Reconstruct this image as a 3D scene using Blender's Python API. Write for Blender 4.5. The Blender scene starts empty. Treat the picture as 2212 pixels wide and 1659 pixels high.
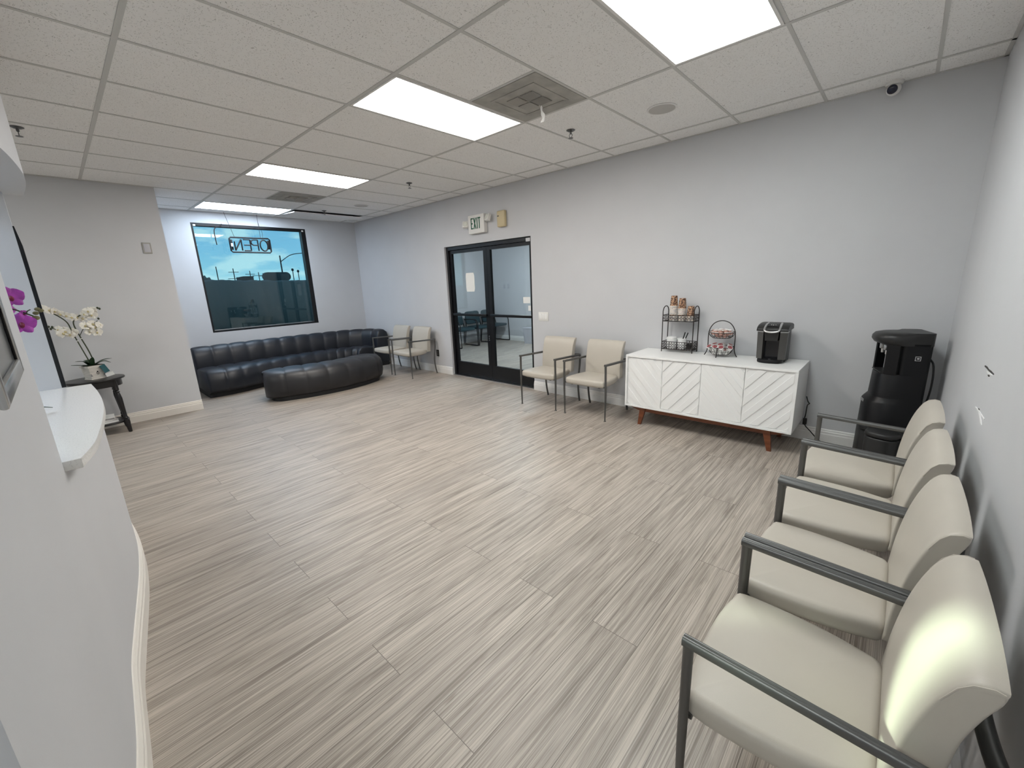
import bpy, bmesh, math, random
from mathutils import Vector, Matrix, Quaternion
random.seed(7)
S = bpy.context.scene
COL = S.collection
PI = math.pi

# ------------------------------------------------------------------ camera
H = 2.765                      # ceiling height
YW = 1.48                      # wall with the double doors
XR = 1.54                      # wall on the right
XL = -7.0                      # wall with the window
cam_d = bpy.data.cameras.new('camera')
cam = bpy.data.objects.new('camera', cam_d)
COL.objects.link(cam)
cam_d.sensor_fit = 'HORIZONTAL'
cam_d.sensor_width = 36.0
cam_d.lens = 36.0 * 897.6 / 2212.0
cam_d.clip_start = 0.02
cam_d.clip_end = 500
CAM_ROT = [[0.7368360353524104, 0.6748859139522967, -0.04002074655618987], [0.1326024642072044, -0.20231342718656564, -0.9703019445853973], [-0.6629398490755543, 0.7096465883302756, -0.23856335883551338]]
right, down, fwd = [Vector(r) for r in CAM_ROT]
cam.matrix_world = Matrix(((right.x, -down.x, -fwd.x, 1.24135),
                           (right.y, -down.y, -fwd.y, -2.91956),
                           (right.z, -down.z, -fwd.z, 1.50067), (0, 0, 0, 1)))
S.camera = cam

# ------------------------------------------------------------------ colour management
S.view_settings.view_transform = 'Standard'
S.view_settings.look = 'None'
S.view_settings.gamma = 1
S.view_settings.exposure = 0.76
S.view_settings.use_curve_mapping = False

# ------------------------------------------------------------------ sky
w = bpy.data.worlds.new('sky')
S.world = w
w.use_nodes = True
nt = w.node_tree
nt.nodes.clear()
n_out = nt.nodes.new('ShaderNodeOutputWorld')
n_bg = nt.nodes.new('ShaderNodeBackground')
n_tc = nt.nodes.new('ShaderNodeTexCoord')
n_sep = nt.nodes.new('ShaderNodeSeparateXYZ')
n_ramp = nt.nodes.new('ShaderNodeValToRGB')
n_map = nt.nodes.new('ShaderNodeMapping')
n_noise = nt.nodes.new('ShaderNodeTexNoise')
n_cr = nt.nodes.new('ShaderNodeValToRGB')
n_mix = nt.nodes.new('ShaderNodeMixRGB')
nt.links.new(n_tc.outputs['Generated'], n_sep.inputs[0])
nt.links.new(n_sep.outputs['Z'], n_ramp.inputs[0])
e = n_ramp.color_ramp.elements
e[0].position = 0.0; e[0].color = (0.58, 0.82, 0.86, 1)
e[1].position = 0.30; e[1].color = (0.15, 0.34, 0.66, 1)
x = n_ramp.color_ramp.elements.new(0.08); x.color = (0.36, 0.62, 0.80, 1)
n_map.inputs['Scale'].default_value = (4.0, 4.0, 11.0)
nt.links.new(n_tc.outputs['Generated'], n_map.inputs[0])
nt.links.new(n_map.outputs[0], n_noise.inputs['Vector'])
n_noise.inputs['Scale'].default_value = 3.2
n_noise.inputs['Detail'].default_value = 6
n_noise.inputs['Roughness'].default_value = 0.55
nt.links.new(n_noise.outputs[0], n_cr.inputs[0])
e = n_cr.color_ramp.elements
e[0].position = 0.48; e[0].color = (0, 0, 0, 1)
e[1].position = 0.62; e[1].color = (0.9, 0.9, 0.9, 1)
nt.links.new(n_cr.outputs[0], n_mix.inputs[0])
nt.links.new(n_ramp.outputs[0], n_mix.inputs[1])
n_mix.inputs[2].default_value = (0.85, 0.92, 0.92, 1)
nt.links.new(n_mix.outputs[0], n_bg.inputs[0])
n_bg.inputs[1].default_value = 1.0
nt.links.new(n_bg.outputs[0], n_out.inputs[0])

# unseen spot lamps added in place of daylight, lighting patches on the nearest chair
def patch_spot(a, b, size, energy, blend):
    sp = bpy.data.lights.new('chair_patch_spot', 'SPOT')
    sp.energy = energy; sp.color = (0.80, 1.0, 0.78)
    sp.spot_size = math.radians(size); sp.spot_blend = blend; sp.shadow_soft_size = 0.05
    o = bpy.data.objects.new('chair_patch_spot', sp); COL.objects.link(o)
    o.location = a; o.rotation_euler = (Vector(b) - Vector(a)).to_track_quat('-Z', 'Y').to_euler()
patch_spot((-2.20, -3.82, 1.95), (1.385, -1.955, 0.665), 6.4, 1050, 0.35)
patch_spot((-2.20, -3.66, 1.95), (1.00, -1.62, 0.44), 1.9, 380, 0.8)

PANEL = 13.0                   # radiance of the ceiling panels

# ------------------------------------------------------------------ materials
def srgb(r, g, b):
    f = lambda c: (c / 255 / 12.92) if c / 255 <= 0.04045 else ((c / 255 + 0.055) / 1.055) ** 2.4
    return (f(r), f(g), f(b), 1)

def mat(name, col, rough=0.5, metal=0.0, bump=0.0, bscale=200.0, var=0.0, vscale=8.0, coat=0.0, spec=None, emit=None, estr=0.0, stretch=None):
    m = bpy.data.materials.new(name)
    m.use_nodes = True
    t = m.node_tree
    b = t.nodes['Principled BSDF']
    if len(col) == 3: col = (*col, 1)
    b.inputs['Base Color'].default_value = col
    b.inputs['Roughness'].default_value = rough
    b.inputs['Metallic'].default_value = metal
    if coat: b.inputs['Coat Weight'].default_value = coat
    if spec is not None: b.inputs['Specular IOR Level'].default_value = spec
    if emit: 
        b.inputs['Emission Color'].default_value = (*emit[:3], 1)
        b.inputs['Emission Strength'].default_value = estr
    tc = t.nodes.new('ShaderNodeTexCoord')
    src = tc.outputs['Object']
    if stretch:
        mp = t.nodes.new('ShaderNodeMapping'); mp.inputs['Scale'].default_value = stretch
        t.links.new(src, mp.inputs[0]); src = mp.outputs[0]
    if var:
        n = t.nodes.new('ShaderNodeTexNoise'); n.inputs['Scale'].default_value = vscale; n.inputs['Detail'].default_value = 4
        t.links.new(src, n.inputs['Vector'])
        r = t.nodes.new('ShaderNodeValToRGB')
        r.color_ramp.elements[0].position = 0.3; r.color_ramp.elements[1].position = 0.7
        r.color_ramp.elements[0].color = tuple(c * (1 - var) for c in col[:3]) + (1,)
        r.color_ramp.elements[1].color = tuple(min(1, c * (1 + var)) for c in col[:3]) + (1,)
        t.links.new(n.outputs[0], r.inputs[0]); t.links.new(r.outputs[0], b.inputs['Base Color'])
    if bump:
        n = t.nodes.new('ShaderNodeTexNoise'); n.inputs['Scale'].default_value = bscale; n.inputs['Detail'].default_value = 3
        t.links.new(src, n.inputs['Vector'])
        bp = t.nodes.new('ShaderNodeBump'); bp.inputs['Strength'].default_value = bump; bp.inputs['Distance'].default_value = 0.002
        t.links.new(n.outputs[0], bp.inputs['Height']); t.links.new(bp.outputs[0], b.inputs['Normal'])
    return m

def glass(name, tint, ior=1.45, gloss=(1, 1, 1, 1)):
    m = bpy.data.materials.new(name); m.use_nodes = True
    t = m.node_tree; t.nodes.clear()
    o = t.nodes.new('ShaderNodeOutputMaterial'); mx = t.nodes.new('ShaderNodeMixShader')
    fr = t.nodes.new('ShaderNodeFresnel')
    ge = t.nodes.new('ShaderNodeNewGeometry'); mr = t.nodes.new('ShaderNodeMapRange')
    mr.inputs['To Min'].default_value = ior; mr.inputs['To Max'].default_value = 1 / ior    # same reflectance from both faces of the pane
    t.links.new(ge.outputs['Backfacing'], mr.inputs['Value']); t.links.new(mr.outputs[0], fr.inputs['IOR'])
    tr = t.nodes.new('ShaderNodeBsdfTransparent'); tr.inputs[0].default_value = tint
    gl = t.nodes.new('ShaderNodeBsdfGlossy'); gl.inputs['Roughness'].default_value = 0.01; gl.inputs[0].default_value = gloss
    t.links.new(fr.outputs[0], mx.inputs[0]); t.links.new(tr.outputs[0], mx.inputs[1]); t.links.new(gl.outputs[0], mx.inputs[2])
    t.links.new(mx.outputs[0], o.inputs[0])
    return m

M = {}
M['wall'] = mat('wall_paint', (0.585, 0.590, 0.608), 0.55, bump=0.12, bscale=260, var=0.015, vscale=3)
M['trim'] = mat('trim_white', (0.78, 0.77, 0.75), 0.38)
M['cream_trim'] = mat('trim_cream', (0.80, 0.76, 0.70), 0.42)
M['vinyl'] = mat('beige_vinyl', (0.490, 0.452, 0.392), 0.42, bump=0.10, bscale=900, var=0.02, vscale=6)
M['gun'] = mat('gunmetal', (0.145, 0.145, 0.142), 0.38, metal=0.8)
M['leather'] = mat('black_leather', (0.011, 0.013, 0.019), 0.42, bump=0.08, bscale=420, var=0.15, vscale=5)
M['leather2'] = mat('charcoal_leather', (0.020, 0.020, 0.023), 0.44, bump=0.08, bscale=420, var=0.15, vscale=5)
M['black'] = mat('black_plastic', (0.006, 0.006, 0.007), 0.38, spec=0.3)
M['blackgloss'] = mat('black_gloss', (0.008, 0.008, 0.010), 0.16)
M['blackmatte'] = mat('black_matte', (0.012, 0.012, 0.014), 0.6)
M['blackalu'] = mat('black_aluminium', (0.006, 0.0065, 0.008), 0.35, spec=0.35)
M['wire'] = mat('black_wire', (0.018, 0.013, 0.012), 0.42, metal=0.3)
M['white'] = mat('white_lacquer', (0.86, 0.86, 0.85), 0.35)
M['whiteplastic'] = mat('white_plastic', (0.78, 0.77, 0.74), 0.4)
M['paper'] = mat('white_paper', (0.82, 0.82, 0.80), 0.7)
M['greyslot'] = mat('slot_grey', (0.10, 0.10, 0.10), 0.8)  # dark grey of the chime slot and outlet sockets
M['steel'] = mat('brushed_steel', (0.62, 0.62, 0.62), 0.28, metal=1.0)
M['chrome'] = mat('chrome', (0.75, 0.75, 0.75), 0.12, metal=1.0)
M['beigeplastic'] = mat('beige_plastic', (0.60, 0.50, 0.30), 0.45)
M['green'] = mat('exit_green', (0.005, 0.11, 0.05), 0.5)
M['teal'] = mat('teal_fabric', (0.014, 0.040, 0.050), 0.85, bump=0.3, bscale=500)
M['quartz'] = None
M['dustgrey'] = mat('dusty_grey', (0.38, 0.37, 0.34), 0.8, var=0.18, vscale=7)
M['dustdark'] = mat('dusty_louvre', (0.38, 0.365, 0.335), 0.85)
M['grid'] = mat('ceiling_grid_white', (0.58, 0.575, 0.555), 0.5)
M['white_petal'] = mat('white_petal', (0.80, 0.77, 0.70), 0.6, var=0.06, vscale=60)
M['purple_petal'] = mat('purple_petal', (0.36, 0.045, 0.36), 0.55, var=0.25, vscale=40)
M['crimson'] = mat('crimson_lip', (0.16, 0.004, 0.03), 0.5)
M['stem'] = mat('dark_stem', (0.035, 0.045, 0.02), 0.6)
M['bud'] = mat('olive_bud', (0.16, 0.14, 0.06), 0.6)
M['leaf'] = mat('dark_leaf', (0.012, 0.035, 0.014), 0.35)
M['planter'] = mat('whitewashed_wood', (0.66, 0.63, 0.58), 0.7, var=0.15, vscale=14, stretch=(1, 1, 6))
M['tag'] = mat('teal_tag', (0.01, 0.09, 0.11), 0.5)
M['espresso'] = mat('black_wood', (0.010, 0.009, 0.010), 0.30)
M['book'] = mat('book_cover', (0.62, 0.60, 0.58), 0.6)
M['bookdark'] = mat('book_cover_dark', (0.30, 0.29, 0.29), 0.6)
M['soil'] = mat('moss', (0.02, 0.025, 0.012), 0.9)
M['asphalt'] = mat('asphalt', (0.060, 0.066, 0.060), 0.9, var=0.3, vscale=0.25)
M['pole'] = mat('dark_pole', (0.03, 0.03, 0.03), 0.8)
M['concrete'] = mat('dark_building', (0.05, 0.055, 0.055), 0.9)
M['tree'] = mat('dark_foliage', (0.105, 0.105, 0.088), 0.9)
M['signface'] = mat('sign_back', (0.05, 0.055, 0.052), 0.8)
M['coffee_dark'] = mat('charcoal_plastic', (0.020, 0.020, 0.020), 0.40, spec=0.4)
M['coffee_side'] = mat('graphite_plastic', (0.085, 0.082, 0.078), 0.38, metal=0.3)
M['wood'] = None
M['windowglass'] = glass('tinted_window_glass', (0.55, 0.72, 0.76, 1), 1.5)
M['doorglass'] = glass('door_glass', (0.90, 0.945, 0.96, 1), 1.5)
M['frameglass'] = mat('dark_frame_glass', (0.10, 0.105, 0.105), 0.18)
M['silver'] = mat('silver_frame', (0.55, 0.55, 0.55), 0.25, metal=0.8)
M['lens'] = mat('camera_lens', (0.004, 0.004, 0.02), 0.08)
M['scuff'] = mat('torn_paint', (0.80, 0.80, 0.80), 0.8)
M['dullsteel'] = mat('dull_steel', (0.16, 0.16, 0.16), 0.35, metal=0.9)
M['hole'] = mat('wall_hole', (0.05, 0.045, 0.04), 0.9)
M['burgundy'] = mat('burgundy_foil', (0.20, 0.012, 0.035), 0.4)
M['pinkfoil'] = mat('pink_packet', (0.62, 0.36, 0.30), 0.5, var=0.3, vscale=60)
M['speaker'] = mat('speaker_grille', (0.55, 0.535, 0.51), 0.8, bump=0.5, bscale=900)
M['bin'] = mat('grey_bin', (0.50, 0.50, 0.54), 0.5)
M['clearlamp'] = mat('lamp_lens', (0.75, 0.76, 0.70), 0.15)

def emis(name, col, k):
    m = bpy.data.materials.new(name); m.use_nodes = True
    t = m.node_tree; t.nodes.clear()
    o = t.nodes.new('ShaderNodeOutputMaterial'); em = t.nodes.new('ShaderNodeEmission')
    em.inputs[0].default_value = (*col, 1); em.inputs[1].default_value = k
    t.links.new(em.outputs[0], o.inputs[0])
    return m
M['lampwarm'] = emis('lamp_lens_warm', (1.0, 0.945, 0.88), PANEL)
M['lampcool'] = emis('lamp_lens_cool', (0.95, 1.0, 0.985), PANEL * 0.76)
M['lampadded'] = emis('lamp_lens_added', (0.86, 0.95, 1.0), PANEL * 1.8)  # glow of the lamp added behind the glass doors
M['lampblue'] = emis('lamp_lens_blue', (0.70, 0.84, 1.0), PANEL * 0.9)

def wood_mat(name, c1, c2, rough=0.4, stretch=(1.5, 14, 14)):
    m = bpy.data.materials.new(name); m.use_nodes = True
    t = m.node_tree; b = t.nodes['Principled BSDF']
    tc = t.nodes.new('ShaderNodeTexCoord'); mp = t.nodes.new('ShaderNodeMapping')
    mp.inputs['Scale'].default_value = stretch
    n = t.nodes.new('ShaderNodeTexNoise'); n.inputs['Scale'].default_value = 3; n.inputs['Detail'].default_value = 5
    r = t.nodes.new('ShaderNodeValToRGB')
    r.color_ramp.elements[0].position = 0.3; r.color_ramp.elements[0].color = (*c1, 1)
    r.color_ramp.elements[1].position = 0.7; r.color_ramp.elements[1].color = (*c2, 1)
    t.links.new(tc.outputs['Object'], mp.inputs[0]); t.links.new(mp.outputs[0], n.inputs['Vector'])
    t.links.new(n.outputs[0], r.inputs[0]); t.links.new(r.outputs[0], b.inputs['Base Color'])
    b.inputs['Roughness'].default_value = rough
    return m
M['wood'] = wood_mat('walnut_stain', (0.13, 0.035, 0.012), (0.20, 0.06, 0.022))

def quartz_mat():
    m = bpy.data.materials.new('white_quartz'); m.use_nodes = True
    t = m.node_tree; b = t.nodes['Principled BSDF']
    tc = t.nodes.new('ShaderNodeTexCoord')
    n = t.nodes.new('ShaderNodeTexNoise'); n.inputs['Scale'].default_value = 190; n.inputs['Detail'].default_value = 3
    r = t.nodes.new('ShaderNodeValToRGB')
    r.color_ramp.elements[0].position = 0.32; r.color_ramp.elements[0].color = (0.64, 0.63, 0.62, 1)
    r.color_ramp.elements[1].position = 0.46; r.color_ramp.elements[1].color = (0.76, 0.75, 0.73, 1)
    t.links.new(tc.outputs['Object'], n.inputs['Vector']); t.links.new(n.outputs[0], r.inputs[0])
    t.links.new(r.outputs[0], b.inputs['Base Color']); b.inputs['Roughness'].default_value = 0.25
    return m
M['quartz'] = quartz_mat()

def floor_mat():
    m = bpy.data.materials.new('grey_oak_planks'); m.use_nodes = True
    t = m.node_tree; b = t.nodes['Principled BSDF']
    L = t.links.new
    tc = t.nodes.new('ShaderNodeTexCoord'); sep = t.nodes.new('ShaderNodeSeparateXYZ')
    L(tc.outputs['Object'], sep.inputs[0])
    def math_(op, a, v=None):
        n = t.nodes.new('ShaderNodeMath'); n.operation = op
        L(a, n.inputs[0])
        if v is not None:
            if isinstance(v, (int, float)): n.inputs[1].default_value = v
            else: L(v, n.inputs[1])
        return n.outputs[0]
    px = math_('ADD', sep.outputs['Y'], 1.5575)      # along the plank
    py = math_('SUBTRACT', sep.outputs['X'], 0.187)  # across the planks
    cb = t.nodes.new('ShaderNodeCombineXYZ'); L(px, cb.inputs[0]); L(py, cb.inputs[1])
    br = t.nodes.new('ShaderNodeTexBrick'); L(cb.outputs[0], br.inputs['Vector'])
    br.offset = 0.5; br.offset_frequency = 2; br.squash = 1.0
    br.inputs['Scale'].default_value = 1.0
    br.inputs['Brick Width'].default_value = 1.445
    br.inputs['Row Height'].default_value = 0.21725
    br.inputs['Mortar Size'].default_value = 0.0011
    br.inputs['Mortar Smooth'].default_value = 0.0
    br.inputs['Color1'].default_value = (0, 0, 0, 1); br.inputs['Color2'].default_value = (1, 1, 1, 1)
    br.inputs['Mortar'].default_value = (0.5, 0.5, 0.5, 1)
    # grain: each plank gets its own slice of a stretched noise
    sh = math_('MULTIPLY', br.outputs['Color'], 37.0)
    g = t.nodes.new('ShaderNodeCombineXYZ')
    gx = math_('MULTIPLY', px, 1.0); L(gx, g.inputs[0]); L(py, g.inputs[1]); L(sh, g.inputs[2])
    def noise(scale_vec, scale, detail, rough=0.5, dist=0.0):
        mp = t.nodes.new('ShaderNodeMapping'); mp.inputs['Scale'].default_value = scale_vec
        L(g.outputs[0], mp.inputs[0])
        n = t.nodes.new('ShaderNodeTexNoise'); n.inputs['Scale'].default_value = scale; n.inputs['Detail'].default_value = detail
        n.inputs['Roughness'].default_value = rough; n.inputs['Distortion'].default_value = dist
        L(mp.outputs[0], n.inputs['Vector']); return n.outputs[0]
    n1 = noise((1.4, 17, 1), 1.7, 5, 0.62, 0.6)       # broad streaks
    n2a = noise((1.3, 230, 1), 1.5, 3, 0.55, 0.22)     # fine combed grain
    n2b = noise((1.0, 60, 1), 1.3, 4, 0.6, 0.5)
    n2 = math_('ADD', math_('MULTIPLY', n2a, 0.70), math_('MULTIPLY', n2b, 0.30))
    r1 = t.nodes.new('ShaderNodeValToRGB'); L(n1, r1.inputs[0])
    r1.color_ramp.elements[0].position = 0.30; r1.color_ramp.elements[0].color = (0.275, 0.240, 0.208, 1)
    r1.color_ramp.elements[1].position = 0.72; r1.color_ramp.elements[1].color = (0.505, 0.457, 0.405, 1)
    x = r1.color_ramp.elements.new(0.5); x.color = (0.425, 0.380, 0.335, 1)
    r2 = t.nodes.new('ShaderNodeValToRGB'); L(n2, r2.inputs[0])
    r2.color_ramp.elements[0].position = 0.39; r2.color_ramp.elements[0].color = (0.53, 0.505, 0.48, 1)
    r2.color_ramp.elements[1].position = 0.59; r2.color_ramp.elements[1].color = (1.20, 1.19, 1.175, 1)
    mul = t.nodes.new('ShaderNodeMixRGB'); mul.blend_type = 'MULTIPLY'; mul.inputs[0].default_value = 0.9
    L(r1.outputs[0], mul.inputs[1]); L(r2.outputs[0], mul.inputs[2])
    # plank to plank tone
    tone = t.nodes.new('ShaderNodeValToRGB'); L(br.outputs['Color'], tone.inputs[0])
    tone.color_ramp.elements[0].color = (0.93, 0.93, 0.935, 1); tone.color_ramp.elements[1].color = (1.05, 1.045, 1.035, 1)
    mu2 = t.nodes.new('ShaderNodeMixRGB'); mu2.blend_type = 'MULTIPLY'; mu2.inputs[0].default_value = 1
    L(mul.outputs[0], mu2.inputs[1]); L(tone.outputs[0], mu2.inputs[2])
    # knots
    mpk = t.nodes.new('ShaderNodeMapping'); mpk.inputs['Scale'].default_value = (1.1, 4.0, 1); L(g.outputs[0], mpk.inputs[0])
    vo = t.nodes.new('ShaderNodeTexVoronoi'); vo.inputs['Scale'].default_value = 2.0; L(mpk.outputs[0], vo.inputs['Vector'])
    rk = t.nodes.new('ShaderNodeValToRGB'); L(vo.outputs['Distance'], rk.inputs[0])
    rk.color_ramp.elements[0].position = 0.0; rk.color_ramp.elements[0].color = (0.55, 0.5, 0.45, 1)
    rk.color_ramp.elements[1].position = 0.09; rk.color_ramp.elements[1].color = (1, 1, 1, 1)
    mu3 = t.nodes.new('ShaderNodeMixRGB'); mu3.blend_type = 'MULTIPLY'; mu3.inputs[0].default_value = 0.8
    L(mu2.outputs[0], mu3.inputs[1]); L(rk.outputs[0], mu3.inputs[2])
    # joints
    mj = t.nodes.new('ShaderNodeMixRGB'); L(br.outputs['Fac'], mj.inputs[0]); L(mu3.outputs[0], mj.inputs[1])
    mj.inputs[2].default_value = (0.12, 0.10, 0.085, 1)
    L(mj.outputs[0], b.inputs['Base Color'])
    b.inputs['Roughness'].default_value = 0.42
    bp = t.nodes.new('ShaderNodeBump'); bp.inputs['Strength'].default_value = 0.25; bp.inputs['Distance'].default_value = 0.001
    L(n2, bp.inputs['Height']); L(bp.outputs[0], b.inputs['Normal'])
    return m
M['floor'] = floor_mat()

def tile_mat():
    m = bpy.data.materials.new('fissured_ceiling_tile'); m.use_nodes = True
    t = m.node_tree; b = t.nodes['Principled BSDF']; L = t.links.new
    tc = t.nodes.new('ShaderNodeTexCoord')
    wn = t.nodes.new('ShaderNodeTexNoise'); wn.inputs['Scale'].default_value = 9; wn.inputs['Detail'].default_value = 2
    L(tc.outputs['Object'], wn.inputs['Vector'])
    add = t.nodes.new('ShaderNodeMixRGB'); add.blend_type = 'ADD'; add.inputs[0].default_value = 0.12
    L(tc.outputs['Object'], add.inputs[1]); L(wn.outputs['Color'], add.inputs[2])
    def worms(scale_vec, sc, lo, hi):
        mp = t.nodes.new('ShaderNodeMapping'); mp.inputs['Scale'].default_value = scale_vec; L(add.outputs[0], mp.inputs[0])
        v = t.nodes.new('ShaderNodeTexVoronoi'); v.inputs['Scale'].default_value = sc; L(mp.outputs[0], v.inputs['Vector'])
        r = t.nodes.new('ShaderNodeValToRGB'); L(v.outputs['Distance'], r.inputs[0])
        r.color_ramp.elements[0].position = lo; r.color_ramp.elements[0].color = (0, 0, 0, 1)
        r.color_ramp.elements[1].position = hi; r.color_ramp.elements[1].color = (1, 1, 1, 1)
        return r.outputs[0]
    a = worms((1.0, 2.6, 0.2), 54, 0.12, 0.22)
    c = worms((2.6, 1.0, 0.2), 60, 0.11, 0.21)
    mn = t.nodes.new('ShaderNodeMixRGB'); mn.blend_type = 'MULTIPLY'; mn.inputs[0].default_value = 1; L(a, mn.inputs[1]); L(c, mn.inputs[2])
    mx = t.nodes.new('ShaderNodeMixRGB'); L(mn.outputs[0], mx.inputs[0])
    mx.inputs[1].default_value = (0.46, 0.445, 0.43, 1); mx.inputs[2].default_value = (0.90, 0.892, 0.878, 1)
    L(mx.outputs[0], b.inputs['Base Color']); b.inputs['Roughness'].default_value = 0.9
    bp = t.nodes.new('ShaderNodeBump'); bp.inputs['Strength'].default_value = 0.4; bp.inputs['Distance'].default_value = 0.002
    L(mn.outputs[0], bp.inputs['Height']); L(bp.outputs[0], b.inputs['Normal'])
    return m
M['tile'] = tile_mat()

def cup_mat():
    m = bpy.data.materials.new('printed_paper_cup'); m.use_nodes = True
    t = m.node_tree; b = t.nodes['Principled BSDF']; L = t.links.new
    tc = t.nodes.new('ShaderNodeTexCoord'); sep = t.nodes.new('ShaderNodeSeparateXYZ'); L(tc.outputs['Object'], sep.inputs[0])
    n = t.nodes.new('ShaderNodeTexNoise'); n.inputs['Scale'].default_value = 55; n.inputs['Detail'].default_value = 2; n.inputs['Distortion'].default_value = 1.5
    L(tc.outputs['Object'], n.inputs['Vector'])
    r = t.nodes.new('ShaderNodeValToRGB'); L(n.outputs[0], r.inputs[0])
    cr = r.color_ramp; cr.interpolation = 'CONSTANT'
    cr.elements[0].position = 0.0; cr.elements[0].color = (0.05, 0.022, 0.015, 1)
    cr.elements[1].position = 0.46; cr.elements[1].color = (0.20, 0.09, 0.05, 1)
    for p_, c_ in ((0.52, (0.62, 0.33, 0.16, 1)), (0.58, (0.74, 0.60, 0.45, 1)), (0.63, (0.09, 0.03, 0.02, 1))):
        x = cr.elements.new(p_); x.color = c_
    L(r.outputs[0], b.inputs['Base Color']); b.inputs['Roughness'].default_value = 0.5
    return m
M['cup'] = cup_mat()

# ------------------------------------------------------------------ mesh helpers
def V(*a): return Vector(a)

class MB:
    def __init__(self): self.bm = bmesh.new()
    def box(self, c, s, rot=None, bev=0.0, seg=2):
        b = bmesh.new()
        bmesh.ops.create_cube(b, size=1.0)
        bmesh.ops.scale(b, vec=Vector(s), verts=b.verts)
        if bev: bmesh.ops.bevel(b, geom=list(b.edges), offset=bev, segments=seg, affect='EDGES', profile=0.5)
        if rot is not None: bmesh.ops.rotate(b, cent=(0, 0, 0), matrix=rot, verts=b.verts)
        bmesh.ops.translate(b, vec=Vector(c), verts=b.verts)
        self.merge(b); return self
    def bb(self, x0, x1, y0, y1, z0, z1, bev=0.0, seg=2):
        return self.box(((x0 + x1) / 2, (y0 + y1) / 2, (z0 + z1) / 2), (abs(x1 - x0), abs(y1 - y0), abs(z1 - z0)), None, bev, seg)
    def merge(self, b):
        me = bpy.data.meshes.new('tmp'); b.to_mesh(me); b.free()
        self.bm.from_mesh(me); bpy.data.meshes.remove(me)
    def faces(self, vs, fs):
        bv = [self.bm.verts.new(v) for v in vs]
        for f in fs:
            try: self.bm.faces.new([bv[i] for i in f])
            except ValueError: pass
        return self
    def loft(self, rings, closed_u=True, cap0=True, cap1=True, closed_v=False):
        """rings: list of equally long point lists"""
        n = len(rings[0]); bv = [[self.bm.verts.new(p) for p in r] for r in rings]
        m = len(rings)
        for i in range(m if closed_v else m - 1):
            a, b = bv[i], bv[(i + 1) % m]
            for j in range(n if closed_u else n - 1):
                k = (j + 1) % n
                try: self.bm.faces.new((a[j], a[k], b[k], b[j]))
                except ValueError: pass
        if cap0 and not closed_v: self.bm.faces.new(list(reversed(bv[0])))
        if cap1 and not closed_v: self.bm.faces.new(bv[-1])
        return self
    def lathe(self, prof, c=(0, 0, 0), seg=24, axis='Z', cap0=True, cap1=True):
        rings = []
        for r, z in prof:
            ring = []
            for i in range(seg):
                a = 2 * PI * i / seg
                if axis == 'Z': p = (r * math.cos(a), r * math.sin(a), z)
                elif axis == 'Y': p = (r * math.cos(a), z, -r * math.sin(a))
                else: p = (z, r * math.cos(a), r * math.sin(a))
                ring.append(Vector(p) + Vector(c))
            rings.append(ring)
        return self.loft(rings, True, cap0, cap1)
    def tube(self, path, r, seg=8, closed=False, flat=1.0):
        path = [Vector(p) for p in path]; n = len(path)
        rr = r if isinstance(r, (list, tuple)) else [r] * n
        rings = []; up = None
        for i in range(n):
            if closed: t = path[(i + 1) % n] - path[i - 1]
            else: t = path[min(i + 1, n - 1)] - path[max(i - 1, 0)]
            if t.length < 1e-9: t = Vector((0, 0, 1))
            t.normalize()
            if up is None:
                up = Vector((0, 0, 1)) if abs(t.z) < 0.9 else Vector((1, 0, 0))
            s = t.cross(up)
            if s.length < 1e-6: s = t.orthogonal()
            s.normalize(); u = s.cross(t).normalized(); up = u
            rings.append([path[i] + s * (rr[i] * math.cos(2 * PI * k / seg)) + u * (rr[i] * flat * math.sin(2 * PI * k / seg)) for k in range(seg)])
        return self.loft(rings, True, not closed, not closed, closed)
    def ring(self, c, r, w, seg=20, axis='Z', tseg=6, rx=None):
        pts = []
        for i in range(seg):
            a = 2 * PI * i / seg
            ca, sa = r * math.cos(a), (rx or r) * math.sin(a)
            pts.append(Vector(c) + (Vector((ca, sa, 0)) if axis == 'Z' else Vector((ca, 0, sa)) if axis == 'Y' else Vector((0, ca, sa))))
        return self.tube(pts, w, tseg, True)
    def prism(self, poly, z0, z1, bev=0.0, seg=2):
        b = bmesh.new()
        a = [b.verts.new((p[0], p[1], z0)) for p in poly]; c = [b.verts.new((p[0], p[1], z1)) for p in poly]
        n = len(poly)
        b.faces.new(list(reversed(a))); b.faces.new(c)
        for i in range(n): b.faces.new((a[i], a[(i + 1) % n], c[(i + 1) % n], c[i]))
        bmesh.ops.recalc_face_normals(b, faces=b.faces)
        if bev:
            es = [e_ for e_ in b.edges if abs(e_.verts[0].co.z - e_.verts[1].co.z) < 1e-6]
            bmesh.ops.bevel(b, geom=es, offset=bev, segments=seg, affect='EDGES', profile=0.5)
        self.merge(b); return self
    def slab(self, outline, z0, z1, r, steps=4, crown=0.0):
        """pillow-edged slab over an outline given counter-clockwise"""
        n = len(outline); P = [Vector((p[0], p[1], 0)) for p in outline]
        N = []
        for i in range(n):
            t = (P[(i + 1) % n] - P[i - 1]).normalized(); N.append(Vector((t.y, -t.x, 0)))
        rings = []
        seq = [(r * (1 - math.cos(PI / 2 * k / steps)), r * (1 - math.sin(PI / 2 * k / steps))) for k in range(steps + 1)]
        # bottom: inset r at z0 .. inset 0 at z0+r
        for ins, dz in [(r * (1 - math.sin(PI / 2 * k / steps)), r * (1 - math.cos(PI / 2 * k / steps))) for k in range(steps + 1)]:
            rings.append([P[i] - N[i] * ins + Vector((0, 0, z0 + dz)) for i in range(n)])
        for ins, dz in seq:
            rings.append([P[i] - N[i] * ins + Vector((0, 0, z1 - dz)) for i in range(n)])
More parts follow.
